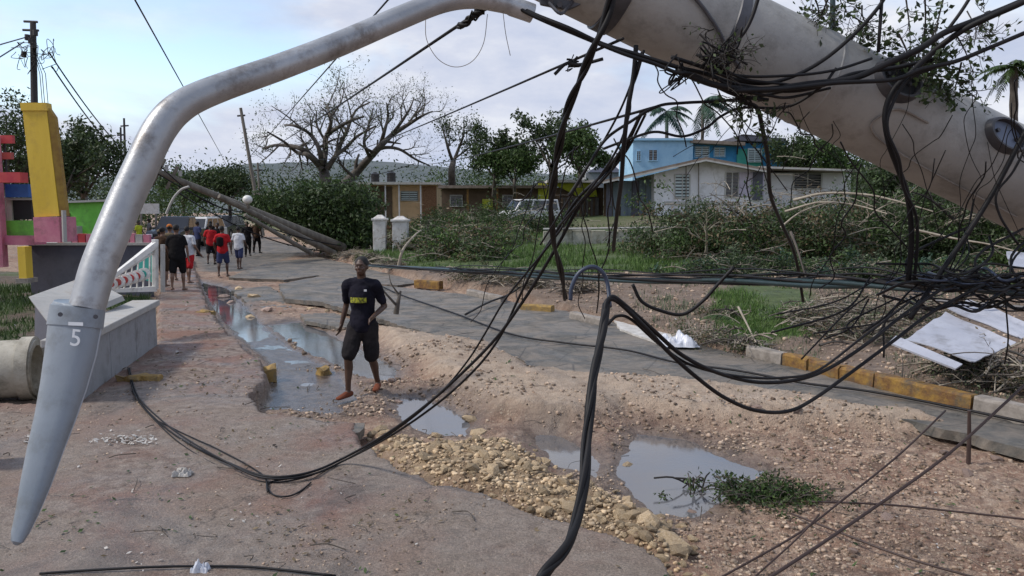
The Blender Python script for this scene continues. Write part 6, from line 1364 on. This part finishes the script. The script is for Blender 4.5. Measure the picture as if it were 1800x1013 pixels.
A, B, C, D = W(1588, 600, 9.3), W(1706, 636, 8.6), W(1786, 606, 9.0), W(1662, 549, 10.2)
E, F_, = W(1640, 531, 10.6), W(1850, 560, 9.6)
s1 = sheet('bent white roofing sheets lying on the rubbish behind the yellow kerb at right', [(A, B, C, D), (D+Vector((0, .01, .06)), C+Vector((.02, .01, .06)), W(1845, 590, 9.0), W(1700, 527, 10.6))])
MB().prism([W(1562, 602, 9.2), W(1575, 590, 9.3), W(1692, 640, 8.5), W(1680, 648, 8.45)], (0, .01, -.02)).build('edge_strip', M['zinc'], s1)
MB().tube([W(1640, 528, 10.5), W(1860, 545, 9.4)], .02, 5).build('dark_batten', M['polebr'], s1)
sheet('crumpled pale sheet scrap on the leafy heap at the right edge', [(W(1768, 446, 12), W(1850, 452, 12), W(1850, 476, 11.4), W(1776, 474, 11.4))], nr=2, name='sheet_scrap', cat='scrap sheet')
def crumple(name, label, c, sx, sy, h, m, cat, seed, n=26):
    vs = []
    for j in range(n):
        for i in range(n):
            u, v = i/(n-1)-.5, j/(n-1)-.5; p = Vector((u*sx, v*sy, 0)); w_ = mn.noise(Vector((u*4, v*4, seed)))*.8+.25*mn.noise(Vector((u*9, v*9, seed)))
            vs.append(Vector(c)+p*(1+.25*mn.noise(Vector((u*3+7, v*3, seed))))+Vector((0, 0, max(0, (.5-max(abs(u), abs(v)))*2)**.35*h*max(0.03, .4+w_))))
    return MB().add(vs, [(j*n+i, j*n+i+1, (j+1)*n+i+1, (j+1)*n+i) for j in range(n-1) for i in range(n-1)]).build(name, M[m], label=label, category=cat)
M['plastic'] = mat('white plastic film', (.60, .62, .66), .35, (.48, .50, .56), 9)
crumple('plastic_sheet', 'crumpled white plastic film beside the pale concrete strip', G(1192, 604, -.02), .55, .7, .26, 'plastic', 'plastic', 3)
crumple('plastic_sheet', 'small crushed white wrapper on the walk left of the cables', G(322, 834, .0), .13, .12, .09, 'pale', 'litter', 5)
crumple('plastic_bag', 'white knotted scrap on the wire at the bottom edge', G(352, 1003, .0), .10, .07, .10, 'plastic', 'litter', 8)
rb = empty('red_bucket', tuple(G(-28, 812, 0)), label='red plastic bucket cut off by the left edge', category='bucket')
c = G(-42, 818, 0); nb = 28
MB().tube([c, c+Vector((0, 0, .005)), c+Vector((0, 0, .30)), c+Vector((0, 0, .31))], [.10, .125, .155, .168], nb).build('bucket_wall', M['redp'], rb, smooth=True)
MB().tube([c+Vector((0, 0, .30)), c+Vector((0, 0, .335))], [.172, .172], nb).build('rim', M['red'], rb, smooth=True)
# stones ---------------------------------------------------------
def stone_mesh(seed, sub=1, k=.35):
    r = random.Random(seed); bm = bmesh.new(); bmesh.ops.create_icosphere(bm, subdivisions=sub, radius=1)
    sc = Vector((r.uniform(.8, 1.25), r.uniform(.7, 1.1), r.uniform(.5, .8)))
    for v in bm.verts:
        n_ = mn.noise(v.co*1.3+Vector((seed*3.1, 0, 0)))*k*1.4+mn.noise(v.co*3+Vector((0, seed, 0)))*k*.5
        v.co = Vector((v.co.x*sc.x, v.co.y*sc.y, v.co.z*sc.z))*(1+n_)
    me = bpy.data.meshes.new('stone'); bm.to_mesh(me); bm.free(); return me
M['rock'] = island_var(mat('limestone rubble', (.38, .27, .15), .9, (.56, .44, .29), 9, .01, 45, dirt=(.20, .13, .09), dscale=6, damt=.7), .6, 1.25, 'obj')
M['rockr'] = island_var(mat('reddish rubble', (.20, .13, .10), .9, (.34, .26, .22), 12, .01, 60), .55, 1.4, 'obj')
M['gravel'] = island_var(mat('loose limestone gravel', (.34, .24, .14), .9, (.50, .39, .26), 14), .4, 1.5)
M['gravelr'] = island_var(mat('loose reddish gravel', (.21, .145, .105), .9, (.40, .31, .23), 3), .35, 1.6)
SM = [stone_mesh(k) for k in range(9)]
for me in SM[:6]: me.materials.append(M['rock'])
for me in SM[6:]: me.materials.append(M['rockr'])
rub = empty('rubble', tuple(G(900, 830, -.2)), kind='structure'); ro = Vector(rub.location)
r = random.Random(21); cand = []
def dens(px, py, cx, cy, ang, a, b):
    dx, dy = px-cx, py-cy; ca, sa = math.cos(ang), math.sin(ang); u, v = (dx*ca+dy*sa)/a, (-dx*sa+dy*ca)/b; return math.exp(-(u*u+v*v))
while len(cand) < 286:
    px, py = r.uniform(620, 1260), r.uniform(720, 1000)
    w_ = max(dens(px, py, 800, 800, .35, 110, 34), dens(px, py, 980, 860, .38, 130, 34), 1.0*dens(px, py, 1130, 915, .5, 90, 32), .55*dens(px, py, 690, 765, .3, 50, 22), .4*dens(px, py, 940, 790, .5, 60, 24))
    if r.random() > w_*1.3: continue
    p = G(px, py, -.08); h_, mk = heights(np.array([p.x]), np.array([p.y]))
    if mk['side'][0] > .5 or h_[0] < -.29: continue
    s = r.choice((.020, .024, .028, .032, .038, .052))*r.uniform(.8, 1.25)
    if dens(px, py, 1140, 930, .4, 80, 34) > .5: s *= 1.35
    cand.append((p.x, p.y, float(h_[0])+s*.25, s))
for x, y, z, s in cand:
    o = bpy.data.objects.new('stone', SM[r.randrange(6)]); COL.objects.link(o); o.parent = rub; o.location = Vector((x, y, z))-ro; o.scale = (s*1.15, s, s); o.rotation_euler = (r.uniform(-.5, .5), r.uniform(-.5, .5), r.uniform(0, 6.28))
# edge boulders along the broken walk
for px, py, s, mi in ((1175, 955, .10, 0), (1140, 938, .09, 1), (1188, 968, .07, 2), (1098, 925, .07, 3), (668, 752, .09, 1), (655, 770, .07, 4), (828, 722, .075, 0), (842, 752, .07, 2), (812, 776, .06, 3), (1105, 795, .055, 5), (1112, 810, .045, 0), (700, 690, .06, 7), (690, 668, .06, 6), (1400, 745, .05, 7), (1330, 740, .05, 6), (392, 515, .16, 7), (420, 508, .18, 4), (448, 520, .14, 2), (405, 524, .12, 7), (470, 545, .13, 6), (440, 548, .10, 1), (545, 540, .08, 2), (575, 545, .08, 4), (600, 550, .07, 1), (640, 560, .08, 6), (1218, 874, .04, 7), (1560, 900, .05, 8), (1700, 830, .06, 7), (1660, 790, .05, 6), (1752, 800, .06, 8), (1500, 960, .05, 7)):
    p = G(px, py, -.15); z = HZ(p.x, p.y)
    o = bpy.data.objects.new('stone', SM[mi]); COL.objects.link(o); o.parent = rub; o.location = Vector((p.x, p.y, z+s*.25))-ro; o.scale = (s*1.2, s, s*.85); o.rotation_euler = (r.uniform(-.3, .3), r.uniform(-.3, .3), r.uniform(0, 6.28))
def gravel(name, n, xr, dr, cond, s0, s1, m, lift=.2, far=1.0):
    ico = bmesh.new(); bmesh.ops.create_icosphere(ico, subdivisions=1, radius=1) if False else bmesh.ops.create_cube(ico, size=1.4)
    bmesh.ops.bevel(ico, geom=list(ico.edges), offset=.32, segments=1, affect='EDGES'); bmesh.ops.triangulate(ico, faces=ico.faces)
    bv = np.array([tuple(v.co) for v in ico.verts]); bf = np.array([[v.index for v in f.verts] for f in ico.faces]); ico.free()
    d = np.exp(RNG.uniform(math.log(dr[0]), math.log(dr[1]), n*3)); u = RNG.uniform(xr[0], xr[1], n*3); x = (u-900)/F*d
    H_, mk = heights(x, d); sel = RNG.random(len(x)) < cond(mk, x, d, H_); x, d, H_ = x[sel][:n], d[sel][:n], H_[sel][:n]; k = len(x)
    s = (s0*(s1/s0)**(RNG.random(k)**2.6)*np.clip(d/6, 1, 1+far))[:, None]
    a = RNG.uniform(0, 6.28, k); ca, sa = np.cos(a)[:, None], np.sin(a)[:, None]
    v = bv[None]*(1+RNG.uniform(-.28, .28, (k, len(bv), 3)))*np.stack([np.ones(k), RNG.uniform(.6, 1, k), RNG.uniform(.4, .8, k)], 1)[:, None, :]*s[:, None, :]
    tl = RNG.uniform(-.5, .5, k)[:, None]; v = np.stack([v[..., 0], v[..., 1]*np.cos(tl)-v[..., 2]*np.sin(tl), v[..., 1]*np.sin(tl)+v[..., 2]*np.cos(tl)], -1)
    X = v[..., 0]*ca-v[..., 1]*sa+x[:, None]; Y = v[..., 0]*sa+v[..., 1]*ca+d[:, None]; Z = v[..., 2]+H_[:, None]+s*lift
    V_ = np.stack([X, Y, Z], -1).reshape(-1, 3); F__ = (bf[None]+(np.arange(k)*len(bv))[:, None, None]).reshape(-1, 3)
    return npmesh(name, V_, F__, m, kind='stuff')
dry = lambda H_: (H_ > -.262)
gravel('rubble_gravel', 7000, (560, 1350), (4.6, 11), lambda mk, x, d, H_: mk['rub']*dry(H_), .010, .036, M['gravel'])
gravel('road_gravel', 24000, (500, 2100), (4.2, 15), lambda mk, x, d, H_: (1-mk['rub'])*(1-mk['side'])*(1-mk['ver'])*(1-mk['left'])*(1-.9*mk['wet'])*dry(H_)*np.where(mk['sand'] > .6, .45, .9)*np.clip(vnoise(x, d, 1.1, 51, 4)*3.4+.45, .04, 1), .004, .026, M['gravelr'])
gravel('verge_gravel', 5000, (620, 2100), (7, 26), lambda mk, x, d, H_: mk['ver']*(1-mk['grass'])*.7, .008, .035, M['gravelr'])
gravel('walk_grit', 5200, (-150, 1250), (4.2, 18), lambda mk, x, d, H_: mk['side']*(1-mk['left'])*np.clip(vnoise(x, d, 1.3, 52, 4)*4-.25, .06, 1), .003, .015, M['gravelr'])

# litter: small flat leaves and chips blown over the walk and the road
def litter(name, n, xr, dr, cond, size, m, flat=.3, lift=.006):
    d = np.exp(RNG.uniform(math.log(dr[0]), math.log(dr[1]), n*3)); u = RNG.uniform(xr[0], xr[1], n*3); x = (u-900)/F*d
    H_, mk = heights(x, d); sel = (RNG.random(len(x)) < cond(mk, x, d, H_)) & (H_ > -.262); x, d, H_ = x[sel][:n], d[sel][:n], H_[sel][:n]; k = len(x)
    a = RNG.uniform(0, 6.28, k); A_ = np.stack([np.cos(a), np.sin(a), RNG.normal(size=k)*flat], 1); B_ = np.stack([-np.sin(a), np.cos(a), RNG.normal(size=k)*flat], 1)
    s = (size*RNG.uniform(.5, 1.5, k)*np.clip(d/7, 1, 2))[:, None]; C = np.stack([x, d, H_+lift+s[:, 0]*.15], 1)
    v = np.stack([C-A_*s*.5, C+B_*s*.24, C+A_*s*.5, C-B_*s*.24], 1).reshape(-1, 3)
    return npmesh(name, v, np.arange(k*4).reshape(k, 4), m, kind='stuff')
pt = lambda x, d, s_, a, b: np.clip(vnoise(x, d, s_, 61, 4)*a+b, .02, 1)
litter('leaf_litter', 2600, (-150, 2100), (4.2, 20), lambda mk, x, d, H_: pt(x, d, 1.0, 3, .0), .035, M['leafb'])
litter('green_leaf_litter', 1300, (-150, 2100), (4.2, 20), lambda mk, x, d, H_: pt(x, d, 1.7, 3, -.1), .035, M['leafm'])
litter('pale_chips', 260, (20, 260), (6.9, 7.5), lambda mk, x, d, H_: pt(x, d, 3.0, 6, -.6), .035, M['pale'])
litter('pale_chips', 900, (-100, 2100), (4.3, 22), lambda mk, x, d, H_: pt(x, d, 2.3, 4, -.7), .026, M['pale'])
rr = random.Random(91); mb = MB()
for k in range(240):
    d_ = math.exp(rr.uniform(math.log(4.4), math.log(20))); x_ = (rr.uniform(-100, 2000)-900)/F*d_; z_ = HZ(x_, d_)
    if z_ < -.26: continue
    a_ = rr.uniform(0, 3.14); l_ = rr.uniform(.05, .28)*min(1.8, max(1, d_/7)); p = Vector((x_, d_, z_+.012)); dv = Vector((math.cos(a_), math.sin(a_), rr.uniform(-.02, .08)))*l_
    mb.tube(catmull([p, p+dv*.5+Vector((rr.gauss(0, .03), rr.gauss(0, .03), .015)), p+dv], 3), rr.uniform(.0018, .005), 4)
mb.build('twig_litter', M['bark'], kind='stuff')
